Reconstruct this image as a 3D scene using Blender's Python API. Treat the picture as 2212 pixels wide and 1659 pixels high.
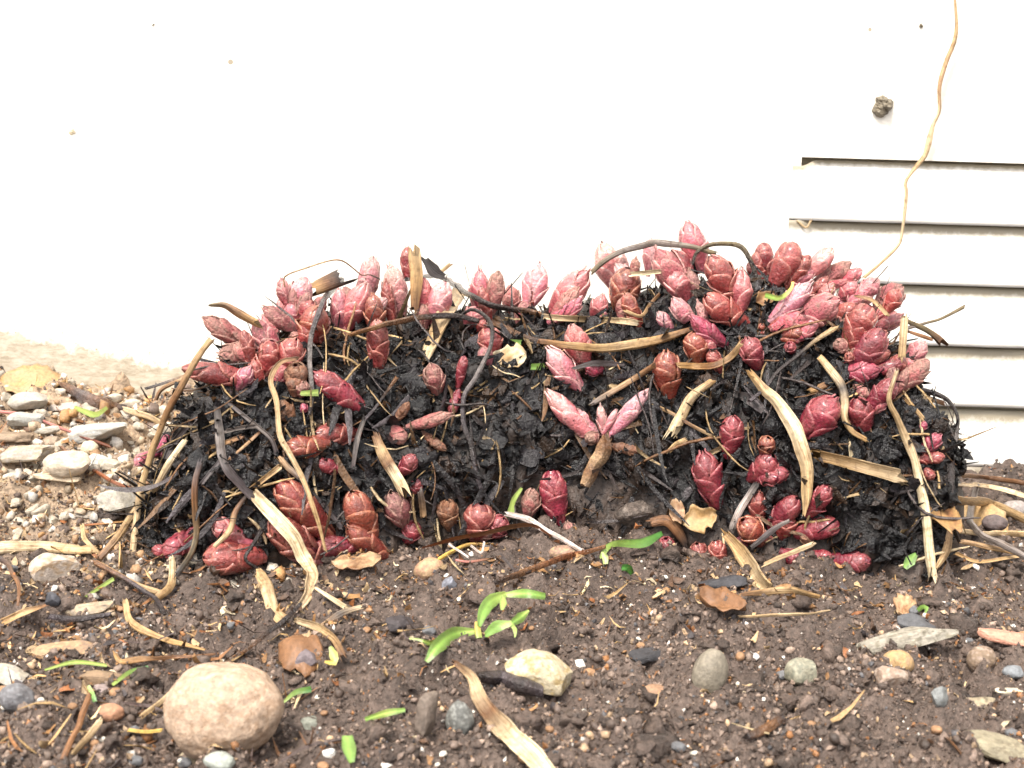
import bpy, math, random
import numpy as np
from mathutils import Vector, Matrix
from mathutils.bvhtree import BVHTree

for _o in list(bpy.data.objects):
    bpy.data.objects.remove(_o, do_unlink=True)
random.seed(7)
RNG = np.random.default_rng(11)
scene = bpy.context.scene
COL = scene.collection

# ------------------------------------------------------------------ camera
DW, DH = 2212.0, 1659.0                      # the photograph's picture plane, in display pixels
HFOV = math.radians(40.0)
FPX = DW / 2 / math.tan(HFOV / 2)
PITCH, ROLL = math.radians(12.0), math.radians(1.7)
CAM = Vector((0.0, 0.0, 0.177))
_R, _F, _U = Vector((1, 0, 0)), Vector((0, math.cos(PITCH), -math.sin(PITCH))), Vector((0, math.sin(PITCH), math.cos(PITCH)))
CR = _R * math.cos(ROLL) + _U * math.sin(ROLL)
CU = _U * math.cos(ROLL) - _R * math.sin(ROLL)
CF = _F
cam_data = bpy.data.cameras.new('camera')
cam = bpy.data.objects.new('camera', cam_data)
COL.objects.link(cam)
cam.matrix_world = Matrix(((CR.x, CU.x, -CF.x, CAM.x), (CR.y, CU.y, -CF.y, CAM.y), (CR.z, CU.z, -CF.z, CAM.z), (0, 0, 0, 1)))
cam_data.sensor_width = 36.0
cam_data.lens = 18.0 / math.tan(HFOV / 2)
cam_data.clip_start, cam_data.clip_end = 0.005, 200.0
cam_data.dof.use_dof = True
cam_data.dof.focus_distance = 0.53
cam_data.dof.aperture_fstop = 30.0
scene.camera = cam
scene.render.resolution_x, scene.render.resolution_y = 1024, 768

# ------------------------------------------------------------------ light
SUN_EL, SUN_AZ = math.radians(56), math.radians(205)      # azimuth clockwise from +Y: behind the camera, to its left
world = bpy.data.worlds.new('World')
scene.world = world
world.use_nodes = True
wn = world.node_tree
wn.nodes.clear()
sky = wn.nodes.new('ShaderNodeTexSky')
sky.sky_type = 'NISHITA'
sky.sun_disc = False
sky.sun_elevation, sky.sun_rotation = SUN_EL, SUN_AZ
sky.air_density, sky.dust_density, sky.ozone_density = 1.0, 4.0, 1.0
hs = wn.nodes.new('ShaderNodeHueSaturation')
hs.inputs['Saturation'].default_value = 0.22           # an overcast, nearly white sky
bg = wn.nodes.new('ShaderNodeBackground')
bg.inputs['Strength'].default_value = 0.12
wo = wn.nodes.new('ShaderNodeOutputWorld')
wn.links.new(sky.outputs[0], hs.inputs['Color'])
wn.links.new(hs.outputs[0], bg.inputs['Color'])
wn.links.new(bg.outputs[0], wo.inputs['Surface'])
sun_data = bpy.data.lights.new('sun', 'SUN')
sun_data.energy = 1.5
sun_data.angle = math.radians(12)
sun_data.color = (1.0, 0.93, 0.82)
sun = bpy.data.objects.new('sun', sun_data)
COL.objects.link(sun)
sd = Vector((math.sin(SUN_AZ) * math.cos(SUN_EL), math.cos(SUN_AZ) * math.cos(SUN_EL), math.sin(SUN_EL)))
sun.rotation_euler = (-sd).to_track_quat('-Z', 'Y').to_euler()
sun.location = sd * 3
scene.view_settings.view_transform = 'Standard'
scene.view_settings.look = 'None'
scene.view_settings.gamma = 1.0
scene.view_settings.use_curve_mapping = False
scene.view_settings.exposure = 1.58
scene.render.engine = 'CYCLES'

# ------------------------------------------------------------------ helpers
def tag(o, label=None, cat=None, group=None, kind=None):
    if label: o['label'] = label
    if cat: o['category'] = cat
    if group: o['group'] = group
    if kind: o['kind'] = kind
    return o

def empty(name, loc):
    o = bpy.data.objects.new(name, None)
    COL.objects.link(o)
    o.location = loc
    o.empty_display_size = 0.01
    return o

def mesh_obj(name, V, Fc, mat, parent=None, col=None, smooth=True, loc=None, extra=None, sharp=None):
    """V (n,3) world coordinates; Fc an (m,3)/(m,4) array or list of tuples; col (n,3) colour per vertex."""
    V = np.asarray(V, dtype=np.float64)
    base = np.zeros(3) if loc is None else np.asarray(loc, dtype=np.float64)
    me = bpy.data.meshes.new(name)
    if isinstance(Fc, np.ndarray):
        m, k = Fc.shape
        me.vertices.add(len(V))
        me.vertices.foreach_set('co', (V - base).astype(np.float32).ravel())
        me.loops.add(m * k)
        me.loops.foreach_set('vertex_index', Fc.astype(np.int32).ravel())
        me.polygons.add(m)
        me.polygons.foreach_set('loop_start', np.arange(0, m * k, k, dtype=np.int32))
        me.update(calc_edges=True)
        me.validate()
    else:
        me.from_pydata([tuple(v) for v in (V - base)], [], Fc)
        me.update()
    me.polygons.foreach_set('use_smooth', np.full(len(me.polygons), smooth, dtype=bool))
    if sharp is not None:
        me.set_sharp_from_angle(angle=sharp)
    if col is not None:
        a = me.attributes.new('col', 'FLOAT_COLOR', 'POINT')
        c = np.ones((len(V), 4), dtype=np.float32)
        c[:, :3] = col
        a.data.foreach_set('color', c.ravel())
    if extra is not None:
        for k_, v_ in extra.items():
            a = me.attributes.new(k_, 'FLOAT', 'POINT')
            a.data.foreach_set('value', np.asarray(v_, dtype=np.float32))
    me.materials.append(mat)
    o = bpy.data.objects.new(name, me)
    COL.objects.link(o)
    if parent is not None:
        o.parent = parent
        o.location = Vector(base) - parent_origin(parent)
    else:
        o.location = base
    return o

ORIGIN = {}
def parent_origin(p):
    v = Vector((0, 0, 0))
    while p is not None:
        v = v + p.location
        p = p.parent
    return v

# value noise in numpy
def _h(ix, iy, iz, s):
    n = (ix * 374761393 + iy * 668265263 + iz * 2147483647 + s * 974711) & 0xFFFFFFFF
    n = ((n ^ (n >> 13)) * 1274126177) & 0xFFFFFFFF
    n = n ^ (n >> 16)
    return (n & 0xFFFF) / 65535.0
def vnoise(P, scale, seed=0):
    Q = np.asarray(P, dtype=np.float64) * scale + 1000.0
    I = np.floor(Q).astype(np.int64)
    Fr = Q - I
    W = Fr * Fr * (3 - 2 * Fr)
    x, y, z = I[..., 0], I[..., 1], I[..., 2]
    wx, wy, wz = W[..., 0], W[..., 1], W[..., 2]
    r = 0
    for dx in (0, 1):
        for dy in (0, 1):
            for dz in (0, 1):
                w = (wx if dx else 1 - wx) * (wy if dy else 1 - wy) * (wz if dz else 1 - wz)
                r = r + w * _h(x + dx, y + dy, z + dz, seed)
    return r * 2 - 1
def fbm(P, scale, octv=4, gain=0.5, seed=0):
    a, r = 1.0, 0
    for i in range(octv):
        r = r + a * vnoise(P, scale * 2 ** i, seed + i * 17)
        a *= gain
    return r
def sstep(a, b, x):
    t = np.clip((x - a) / (b - a), 0, 1)
    return t * t * (3 - 2 * t)

def ray(px, py):
    return (CF + CR * ((px - DW / 2) / FPX) + CU * ((DH / 2 - py) / FPX))       # unit depth along CF
def at(px, py, depth):
    return CAM + ray(px, py) * depth
def at_y(px, py, Y):
    d = ray(px, py)
    return CAM + d * ((Y - CAM.y) / d.y)
def proj(P):
    v = Vector(P) - CAM
    z = v.dot(CF)
    return v.dot(CR) / z * FPX + DW / 2, DH / 2 - v.dot(CU) / z * FPX, z

# ------------------------------------------------------------------ materials
def new_mat(name):
    m = bpy.data.materials.new(name)
    m.use_nodes = True
    nt = m.node_tree
    b = nt.nodes['Principled BSDF']
    return m, nt, b
def N(nt, t, **kw):
    n = nt.nodes.new(t)
    for k, v in kw.items():
        setattr(n, k, v)
    return n
def noise_node(nt, scale, detail=4, rough=0.55, vec=None, coord='Object'):
    n = N(nt, 'ShaderNodeTexNoise')
    n.inputs['Scale'].default_value = scale
    n.inputs['Detail'].default_value = detail
    n.inputs['Roughness'].default_value = rough
    if vec is None:
        tc = N(nt, 'ShaderNodeTexCoord')
        vec = tc.outputs[coord]
    nt.links.new(vec, n.inputs['Vector'])
    return n
def ramp(nt, src, stops):
    r = N(nt, 'ShaderNodeValToRGB')
    el = r.color_ramp.elements
    el[0].position, el[0].color = stops[0][0], (*stops[0][1], 1)
    el[1].position, el[1].color = stops[-1][0], (*stops[-1][1], 1)
    for p, c in stops[1:-1]:
        e = el.new(p)
        e.color = (*c, 1)
    nt.links.new(src, r.inputs['Fac'])
    return r
def mixc(nt, fac, a, b, mode='MIX'):
    m = N(nt, 'ShaderNodeMix', data_type='RGBA', blend_type=mode)
    if isinstance(fac, (int, float)): m.inputs[0].default_value = fac
    else: nt.links.new(fac, m.inputs[0])
    for i, v in ((6, a), (7, b)):
        if isinstance(v, tuple): m.inputs[i].default_value = (*v, 1)
        else: nt.links.new(v, m.inputs[i])
    return m.outputs[2]
def bump(nt, b, src, strength, dist):
    n = N(nt, 'ShaderNodeBump')
    n.inputs['Strength'].default_value = strength
    n.inputs['Distance'].default_value = dist
    nt.links.new(src, n.inputs['Height'])
    nt.links.new(n.outputs[0], b.inputs['Normal'])
    return n

def attr_mat(name, rough, noise_scale, noise_amt, bump_scale=0, bump_d=0.0, coat=0.0, sss=0.0, spec=0.5, rough_var=0.0, dirt=None):
    m, nt, b = new_mat(name)
    a = N(nt, 'ShaderNodeAttribute', attribute_name='col')
    n = noise_node(nt, noise_scale, 5)
    r = ramp(nt, n.outputs['Fac'], [(0.3, (1 - noise_amt,) * 3), (0.7, (1 + noise_amt * 0.6,) * 3)])
    c = mixc(nt, 1.0, a.outputs['Color'], r.outputs[0], 'MULTIPLY')
    if dirt:
        nd = noise_node(nt, 330, 6, 0.72)
        md = N(nt, 'ShaderNodeMapRange')
        md.inputs['From Min'].default_value, md.inputs['From Max'].default_value = dirt[1], dirt[1] + 0.16
        md.inputs['To Max'].default_value = dirt[2]
        nt.links.new(nd.outputs['Fac'], md.inputs['Value'])
        c = mixc(nt, md.outputs[0], c, dirt[0])
        cw = N(nt, 'ShaderNodeMath', operation='MULTIPLY_ADD')
        cw.inputs[1].default_value, cw.inputs[2].default_value = -coat / max(dirt[2], .01), coat
        nt.links.new(md.outputs[0], cw.inputs[0])
        nt.links.new(cw.outputs[0], b.inputs['Coat Weight'])
    nt.links.new(c, b.inputs['Base Color'])
    b.inputs['Roughness'].default_value = rough
    b.inputs['Specular IOR Level'].default_value = spec
    if rough_var:
        n3 = noise_node(nt, noise_scale * 0.6, 3)
        mr = N(nt, 'ShaderNodeMapRange')
        mr.inputs['From Min'].default_value, mr.inputs['From Max'].default_value = 0.3, 0.7
        mr.inputs['To Min'].default_value, mr.inputs['To Max'].default_value = rough - rough_var, rough + rough_var
        nt.links.new(n3.outputs['Fac'], mr.inputs['Value'])
        nt.links.new(mr.outputs[0], b.inputs['Roughness'])
    b.inputs['Coat Weight'].default_value = coat
    b.inputs['Coat Roughness'].default_value = 0.14
    if sss:
        b.inputs['Subsurface Weight'].default_value = sss
        b.inputs['Subsurface Radius'].default_value = (1.0, 0.3, 0.2)
        b.inputs['Subsurface Scale'].default_value = 0.0015
    if bump_scale:
        n2 = noise_node(nt, bump_scale, 4, 0.6)
        bump(nt, b, n2.outputs['Fac'], 0.8, bump_d)
    return m

M_LEAF = attr_mat('fleshy_leaf', 0.28, 700, 0.40, 900, 0.0010, coat=0.4, sss=0.10, rough_var=0.14, dirt=((0.16, 0.085, 0.065), 0.54, 0.62))
M_DUST = attr_mat('dusty_leaf', 0.5, 1200, 0.5, 1000, 0.0014, spec=0.4, rough_var=0.15, dirt=((0.22, 0.15, 0.115), 0.50, 0.7))
M_DRY = attr_mat('dry_stalk', 0.55, 700, 0.3, 1200, 0.0003, rough_var=0.15)
def straw_mat():
    m, nt, b = new_mat('dry_straw')
    a = N(nt, 'ShaderNodeAttribute', attribute_name='col')
    su = N(nt, 'ShaderNodeAttribute', attribute_name='su'); sv = N(nt, 'ShaderNodeAttribute', attribute_name='sv')
    cb = N(nt, 'ShaderNodeCombineXYZ')
    nt.links.new(su.outputs['Fac'], cb.inputs[0]); nt.links.new(sv.outputs['Fac'], cb.inputs[1])
    n1 = noise_node(nt, 1.0, 4, 0.6, cb.outputs[0])
    r = ramp(nt, n1.outputs['Fac'], [(0.30, (0.38, 0.30, 0.22)), (0.47, (0.92, 0.88, 0.82)), (0.72, (1.22, 1.22, 1.22))])
    c = mixc(nt, 1.0, a.outputs['Color'], r.outputs[0], 'MULTIPLY')
    n2 = noise_node(nt, 420, 4, 0.6)
    r2 = ramp(nt, n2.outputs['Fac'], [(0.28, (0.55, 0.48, 0.40)), (0.5, (1.0, 1.0, 1.0)), (0.75, (1.12, 1.12, 1.12))])
    c = mixc(nt, 1.0, c, r2.outputs[0], 'MULTIPLY')
    nt.links.new(c, b.inputs['Base Color'])
    b.inputs['Roughness'].default_value = 0.48
    bump(nt, b, n1.outputs['Fac'], 0.9, 0.0005)
    return m
M_STRAW = straw_mat()
M_LITTER = attr_mat('wet_litter', 0.21, 500, 0.5, 1000, 0.0012, rough_var=0.12, spec=0.45)
M_WET = attr_mat('wet_black_leaf', 0.21, 400, 0.5, 900, 0.0012, spec=0.45, rough_var=0.13)
M_CROWN = attr_mat('crown_matter', 0.5, 350, 0.55, 700, 0.0012)
M_SOIL = attr_mat('soil', 0.52, 500, 0.55, 1000, 0.0018, spec=0.4, rough_var=0.15)
M_CRUMB = attr_mat('soil_crumbs', 0.44, 1200, 0.35, 2500, 0.0004, spec=0.45, rough_var=0.15)
M_GREEN = attr_mat('green_leaf', 0.4, 600, 0.15, 900, 0.0002, sss=0.1)
M_STONE = attr_mat('stone', 0.65, 900, 0.24, 1300, 0.0005, spec=0.35, rough_var=0.12, dirt=((0.12, 0.085, 0.062), 0.58, 0.36))
M_BARK = attr_mat('weathered_wood', 0.7, 500, 0.35, 900, 0.0006, spec=0.3)

WALL_Y = 0.66
# painted concrete: the paint ends in a ragged line above the soil
pe = [at_y(px, py, WALL_Y) for px, py in ((0, 715), (350, 792), (2110, 985), (2212, 1002))]
PE_A = (pe[0].x, pe[0].z); PE_B = (pe[1].x, pe[1].z); PE_C = (pe[2].x, pe[2].z); PE_D = (pe[3].x, pe[3].z)
def wall_material():
    m, nt, b = new_mat('painted_concrete')
    tc = N(nt, 'ShaderNodeTexCoord')
    sx = N(nt, 'ShaderNodeSeparateXYZ')
    nt.links.new(tc.outputs['Object'], sx.inputs[0])
    def line(p, q):
        k = (q[1] - p[1]) / (q[0] - p[0])
        mm = N(nt, 'ShaderNodeMath', operation='MULTIPLY_ADD')
        mm.inputs[1].default_value = k
        mm.inputs[2].default_value = p[1] - k * p[0]
        nt.links.new(sx.outputs['X'], mm.inputs[0])
        return mm.outputs[0]
    mx = N(nt, 'ShaderNodeMath', operation='MAXIMUM')
    nt.links.new(line(PE_A, PE_B), mx.inputs[0])
    nt.links.new(line(PE_B, PE_C), mx.inputs[1])
    d = N(nt, 'ShaderNodeMath', operation='SUBTRACT')
    nt.links.new(sx.outputs['Z'], d.inputs[0])
    nt.links.new(mx.outputs[0], d.inputs[1])
    n1 = noise_node(nt, 120, 8, 0.7)
    n2 = N(nt, 'ShaderNodeMath', operation='MULTIPLY_ADD')
    n2.inputs[1].default_value, n2.inputs[2].default_value = 0.022, -0.011
    nt.links.new(n1.outputs['Fac'], n2.inputs[0])
    s = N(nt, 'ShaderNodeMath', operation='ADD')
    nt.links.new(d.outputs[0], s.inputs[0]); nt.links.new(n2.outputs[0], s.inputs[1])
    mr = N(nt, 'ShaderNodeMapRange')
    mr.inputs['From Min'].default_value, mr.inputs['From Max'].default_value = -0.0015, 0.0025
    nt.links.new(s.outputs[0], mr.inputs['Value'])
    # bare concrete
    mp = N(nt, 'ShaderNodeMapping')
    mp.inputs['Scale'].default_value = (1, 1, 3.0)
    nt.links.new(tc.outputs['Object'], mp.inputs['Vector'])
    nc = noise_node(nt, 160, 8, 0.7, mp.outputs[0])
    conc = ramp(nt, nc.outputs['Fac'], [(0.3, (0.30, 0.25, 0.18)), (0.5, (0.46, 0.40, 0.31)), (0.72, (0.60, 0.54, 0.45))])
    npn = noise_node(nt, 9, 5, 0.6)
    paint = ramp(nt, npn.outputs['Fac'], [(0.3, (0.78, 0.735, 0.64)), (0.6, (0.82, 0.785, 0.715))])
    # sparse fly specks and chips
    vo = N(nt, 'ShaderNodeTexVoronoi')
    vo.inputs['Scale'].default_value = 38
    nt.links.new(tc.outputs['Object'], vo.inputs['Vector'])
    lt = N(nt, 'ShaderNodeMath', operation='LESS_THAN')
    lt.inputs[1].default_value = 0.055
    nt.links.new(vo.outputs['Distance'], lt.inputs[0])
    sc = N(nt, 'ShaderNodeSeparateColor')
    nt.links.new(vo.outputs['Color'], sc.inputs[0])
    gt = N(nt, 'ShaderNodeMath', operation='GREATER_THAN')
    gt.inputs[1].default_value = 0.86
    nt.links.new(sc.outputs[0], gt.inputs[0])
    sp = N(nt, 'ShaderNodeMath', operation='MULTIPLY')
    nt.links.new(lt.outputs[0], sp.inputs[0]); nt.links.new(gt.outputs[0], sp.inputs[1])
    paint2 = mixc(nt, sp.outputs[0], paint.outputs[0], (0.35, 0.30, 0.22))
    sm = N(nt, 'ShaderNodeMapRange')
    sm.inputs['From Min'].default_value, sm.inputs['From Max'].default_value = 0.035, 0.0
    sm.inputs['To Min'].default_value, sm.inputs['To Max'].default_value = 0.0, 0.17
    nt.links.new(d.outputs[0], sm.inputs['Value'])
    ns = noise_node(nt, 520, 5, 0.7)
    sa = N(nt, 'ShaderNodeMath', operation='ADD')
    nt.links.new(ns.outputs['Fac'], sa.inputs[0]); nt.links.new(sm.outputs[0], sa.inputs[1])
    sr = N(nt, 'ShaderNodeMapRange')
    sr.inputs['From Min'].default_value, sr.inputs['From Max'].default_value = 0.70, 0.82
    nt.links.new(sa.outputs[0], sr.inputs['Value'])
    paint2 = mixc(nt, sr.outputs[0], paint2, (0.40, 0.32, 0.23))
    c = mixc(nt, mr.outputs[0], conc.outputs[0], paint2)
    nt.links.new(c, b.inputs['Base Color'])
    b.inputs['Roughness'].default_value = 0.7
    b.inputs['Specular IOR Level'].default_value = 0.3
    nb = noise_node(nt, 420, 6, 0.65)
    bump(nt, b, nb.outputs['Fac'], 0.5, 0.0008)
    return m
M_WALL = wall_material()

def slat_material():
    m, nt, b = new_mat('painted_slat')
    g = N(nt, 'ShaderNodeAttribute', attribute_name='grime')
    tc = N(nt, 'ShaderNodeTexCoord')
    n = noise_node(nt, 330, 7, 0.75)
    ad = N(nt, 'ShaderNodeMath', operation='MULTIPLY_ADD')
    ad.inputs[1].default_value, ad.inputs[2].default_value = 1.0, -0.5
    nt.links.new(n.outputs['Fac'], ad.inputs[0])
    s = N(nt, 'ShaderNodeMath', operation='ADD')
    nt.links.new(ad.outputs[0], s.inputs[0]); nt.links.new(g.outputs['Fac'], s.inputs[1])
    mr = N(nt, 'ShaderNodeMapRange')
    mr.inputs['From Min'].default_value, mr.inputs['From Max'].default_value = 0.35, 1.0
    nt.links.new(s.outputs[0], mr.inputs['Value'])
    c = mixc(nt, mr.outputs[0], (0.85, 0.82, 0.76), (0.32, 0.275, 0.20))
    nt.links.new(c, b.inputs['Base Color'])
    b.inputs['Roughness'].default_value = 0.55
    nb = noise_node(nt, 300, 5, 0.6)
    bump(nt, b, nb.outputs['Fac'], 0.3, 0.0005)
    return m
M_SLAT = slat_material()
M_BOUNCE, _nt, _b = new_mat('pale_slot_bounce')  # pale beige backing, toned to bounce light into the vent slots
_n = noise_node(_nt, 80, 3)
_r = ramp(_nt, _n.outputs['Fac'], [(0.3, (0.34, 0.28, 0.19)), (0.7, (0.50, 0.43, 0.31))])
_nt.links.new(_r.outputs[0], _b.inputs['Base Color'])
_b.inputs['Roughness'].default_value = 0.9

# ------------------------------------------------------------------ ground
def gbase(x, y):
    s = sstep(0.42, 0.63, y)
    far = np.clip(x, -0.5, 0.5)
    z = s * (0.0135 - 0.075 * far)
    return z
def gz(x, y):
    x = np.asarray(x, dtype=np.float64); y = np.asarray(y, dtype=np.float64)
    P = np.stack([x, y, np.zeros_like(x)], -1)
    z = gbase(x, y)
    z = z + 0.0056 * fbm(P, 34, 3, 0.5, 3) + 0.0058 * np.abs(fbm(P, 80, 3, 0.6, 9)) + 0.0030 * np.abs(vnoise(P, 240, 21)) + 0.0011 * vnoise(P, 520, 22)
    return z
def gz1(x, y):
    return float(gz(np.array([x]), np.array([y]))[0])

def axis_coords(lo, hi, step, far):
    fine = np.arange(lo, hi + 1e-9, step)
    g, out_lo, out_hi = step, [], []
    v, s = lo, step
    while v > -far:
        s *= 1.35; v -= s; out_lo.append(v)
    v, s = hi, step
    while v < far:
        s *= 1.35; v += s; out_hi.append(v)
    return np.array(out_lo[::-1] + list(fine) + out_hi)
gx = axis_coords(-0.33, 0.33, 0.0016, 20)
gy = axis_coords(0.27, 0.665, 0.0016, 20)
gy = gy[gy < 0.72]
GX, GY = np.meshgrid(gx, gy)
GZ = gz(GX, GY)
far_m = sstep(0.45, 1.5, np.abs(GX)) + sstep(0.0, 1.0, 0.1 - GY)
GZ = GZ * (1 - np.clip(far_m, 0, 1)) + gbase(GX, GY) * np.clip(far_m, 0, 1)
GV = np.stack([GX, GY, GZ], -1).reshape(-1, 3)
ny_, nx_ = GX.shape
_i = (np.arange(ny_ - 1)[:, None] * nx_ + np.arange(nx_ - 1)[None, :]).ravel()
GF = np.stack([_i, _i + 1, _i + 1 + nx_, _i + nx_], -1)
n1 = fbm(GV, 60, 4, 0.55, 41); n2 = fbm(GV, 300, 3, 0.6, 47)
bank = sstep(-0.06, -0.15, GV[:, 0]) * sstep(0.45, 0.53, GV[:, 1])
soil_a, soil_b, soil_c = np.array([0.080, 0.057, 0.046]), np.array([0.140, 0.101, 0.081]), np.array([0.46, 0.33, 0.215])  # last tone: tan bank sand, raised to put washed-out glare into the colour
t_ = np.clip(0.5 + 0.5 * n1 + 0.25 * n2, 0, 1)[:, None]
gcol = soil_a * (1 - t_) + soil_b * t_
gcol = gcol * (1 - 0.75 * bank[:, None]) + soil_c * 0.75 * bank[:, None] * (0.8 + 0.4 * t_)
ground = mesh_obj('ground', GV, GF, M_SOIL, col=gcol)
tag(ground, kind='structure')
ground_bvh = BVHTree.FromPolygons([tuple(v) for v in GV], [tuple(int(k) for k in f) for f in GF])

# ------------------------------------------------------------------ foundation wall with its vent
vent_l = at_y(1722, 480, WALL_Y).x
vent_t = at_y(1950, 345, WALL_Y).z
SLIT = [(345, 1760), (479, 1720), (612, 1720), (744, 1720), (877, 1720)]
slit_z = [at_y(2100, py + 5, WALL_Y).z for py, _ in SLIT]
pitch = (slit_z[0] - slit_z[-1]) / 4
vent_r = vent_l + 0.36
vent_b = slit_z[-1] - pitch
def boxes_mesh(name, boxes, mat, parent=None, loc=None):
    V, Fc = [], []
    for (x0, x1, y0, y1, z0, z1) in boxes:
        b = len(V)
        V += [(x0, y0, z0), (x1, y0, z0), (x1, y1, z0), (x0, y1, z0), (x0, y0, z1), (x1, y0, z1), (x1, y1, z1), (x0, y1, z1)]
        Fc += [tuple(b + k for k in q) for q in ((0, 3, 2, 1), (4, 5, 6, 7), (0, 1, 5, 4), (1, 2, 6, 5), (2, 3, 7, 6), (3, 0, 4, 7))]
    return mesh_obj(name, np.array(V), Fc, mat, parent, smooth=False, loc=loc)
# one slab with a vent opening (a frame of faces round the hole, so that nothing overlaps)
def wall_mesh():
    X = [-6.0, vent_l, vent_r, 6.0]
    Z = [-0.3, vent_b, slit_z[0], 3.0]
    V, Fc, idx = [], [], {}
    for k, y in enumerate((WALL_Y, WALL_Y + 0.2)):
        for i, x in enumerate(X):
            for j, z in enumerate(Z):
                idx[(k, i, j)] = len(V); V.append((x, y, z))
    for i in range(3):
        for j in range(3):
            if i == 1 and j == 1: continue
            Fc.append((idx[0, i, j], idx[0, i + 1, j], idx[0, i + 1, j + 1], idx[0, i, j + 1]))
            Fc.append((idx[1, i, j], idx[1, i, j + 1], idx[1, i + 1, j + 1], idx[1, i + 1, j]))
    for (a, b) in (((1, 1), (2, 1)), ((2, 1), (2, 2)), ((2, 2), (1, 2)), ((1, 2), (1, 1))):
        Fc.append((idx[(0,) + a], idx[(1,) + a], idx[(1,) + b], idx[(0,) + b]))
    for i in range(3):
        Fc.append((idx[0, i, 3], idx[0, i + 1, 3], idx[1, i + 1, 3], idx[1, i, 3]))
    return np.array(V), Fc
wv, wf = wall_mesh()
wall = mesh_obj('foundation_wall', wv, wf, M_WALL, smooth=False)
tag(wall, 'white painted concrete foundation wall with bare grey concrete along its foot', 'wall')

vent = empty('wall_vent', ((vent_l + vent_r) / 2, WALL_Y, vent_b))
tag(vent, 'white louvred metal vent with grimy slots set into the foundation wall', 'vent')
boxes_mesh('slot_bounce_plate', [(vent_l - 0.003, vent_r + 0.003, WALL_Y + 0.0075, WALL_Y + 0.0095, vent_b - 0.003, slit_z[0] + 0.003)], M_BOUNCE, vent)  # added plate set close behind the slats so the slots look lit
for i in range(5):
    z1 = slit_z[i] - 0.0013
    z0 = slit_z[i] - pitch + (0.0 if i < 4 else 0.0004)
    nx, nt_ = 90, 14
    u = np.concatenate([np.linspace(0, 0.12, 45), np.linspace(0.125, 1, 45)])
    t = np.linspace(0, 1, nt_)
    U, T = np.meshgrid(u, t)
    X = vent_l - 0.004 + U * (vent_r - vent_l + 0.0036)
    rampx = sstep(0.0008, 0.011, X - vent_l)
    dep = 0.0036 * (1 - T) ** 1.4 * rampx
    Zt = z1 + 0.0012 * (1 - rampx)
    if i == 0:
        Zt = z1 - 0.0028 * (1 - sstep(0.0, 0.008, X - vent_l))          # chamfered upper corner
    Z = Zt + (z0 - Zt) * T
    wob = 0.0005 * vnoise(np.stack([X, Z * 0, Z * 0 + i], -1), 90, 5) * T
    Y = WALL_Y + dep + wob * rampx - 0.0003
    front = np.stack([X, Y, Z], -1).reshape(-1, 3)
    back = front + np.array([0, 0.0012, 0])
    nn = len(front)
    q = (np.arange(nt_ - 1)[:, None] * nx + np.arange(nx - 1)[None, :]).ravel()
    f1 = np.stack([q, q + nx, q + nx + 1, q + 1], -1)
    f2 = np.stack([q, q + 1, q + nx + 1, q + nx], -1) + nn
    e = np.arange(nx - 1)
    top = np.stack([e, e + 1, e + 1 + nn, e + nn], -1)
    eb = e + (nt_ - 1) * nx
    bot = np.stack([eb, eb + nn, eb + 1 + nn, eb + 1], -1)
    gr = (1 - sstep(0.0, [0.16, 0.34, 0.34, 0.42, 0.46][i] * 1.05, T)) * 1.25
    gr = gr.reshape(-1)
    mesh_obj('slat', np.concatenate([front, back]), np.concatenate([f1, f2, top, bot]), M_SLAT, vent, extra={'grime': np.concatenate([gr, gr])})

# ------------------------------------------------------------------ the crown's mound of rotted matter
# columns: picture x, top edge y, foot y
COLS = [(296, 1195, 1225), (330, 1040, 1240), (372, 930, 1250), (420, 845, 1255), (480, 790, 1252), (560, 730, 1245), (650, 700, 1232),
        (760, 690, 1212), (880, 682, 1195), (1000, 682, 1182), (1120, 680, 1178), (1240, 672, 1178), (1350, 655, 1180), (1450, 622, 1186),
        (1560, 600, 1200), (1660, 612, 1222), (1760, 640, 1238), (1850, 690, 1248), (1930, 770, 1256), (1990, 850, 1262), (2040, 930, 1262),
        (2064, 985, 1240), (2078, 1060, 1180)]
cp = np.array(COLS, dtype=float)
NC, NV = 220, 64
cx = np.linspace(cp[0, 0], cp[-1, 0], NC)
ctop = np.interp(cx, cp[:, 0], cp[:, 1]); cbot = np.interp(cx, cp[:, 0], cp[:, 2])
k5 = np.ones(5) / 5
ctop[2:-2] = np.convolve(ctop, k5, 'valid'); cbot[2:-2] = np.convolve(cbot, k5, 'valid')
MV = np.zeros((NC, NV, 3))
for i in range(NC):
    uu = (cx[i] - cp[0, 0]) / (cp[-1, 0] - cp[0, 0])
    half = 0.058 * math.sqrt(max(0.0, 1 - abs(2 * uu - 1) ** 2.6)) + 0.006
    d = ray(cx[i], cbot[i])
    tb = 0.3
    while tb < 0.8:
        p = CAM + d * tb
        if p.z < float(gbase(np.array(p.x), np.array(p.y))): break
        tb += 0.001
    pf = CAM + d * tb
    yr = pf.y + half
    pr = at_y(cx[i], ctop[i], yr)
    zg = pf.z - 0.006
    for j in range(NV):
        v = j / (NV - 1)
        if v <= 0.72:
            a = v / 0.72 * math.pi / 2
            c, s = math.cos(a) ** 0.85, math.sin(a) ** 0.8
            y = yr - half * c; z = zg + (pr.z - zg) * s
            x = pf.x + (pr.x - pf.x) * (y - pf.y) / half
        else:
            a = (v - 0.72) / 0.28 * math.pi / 2
            c, s = math.sin(a) ** 0.9, math.cos(a) ** 0.8
            y = yr + min(half * 0.8, WALL_Y - 0.012 - yr) * c; z = zg + (pr.z - zg) * s
            x = pr.x
        MV[i, j] = (x, y, z)
dMi = np.gradient(MV, axis=0); dMj = np.gradient(MV, axis=1)
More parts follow.
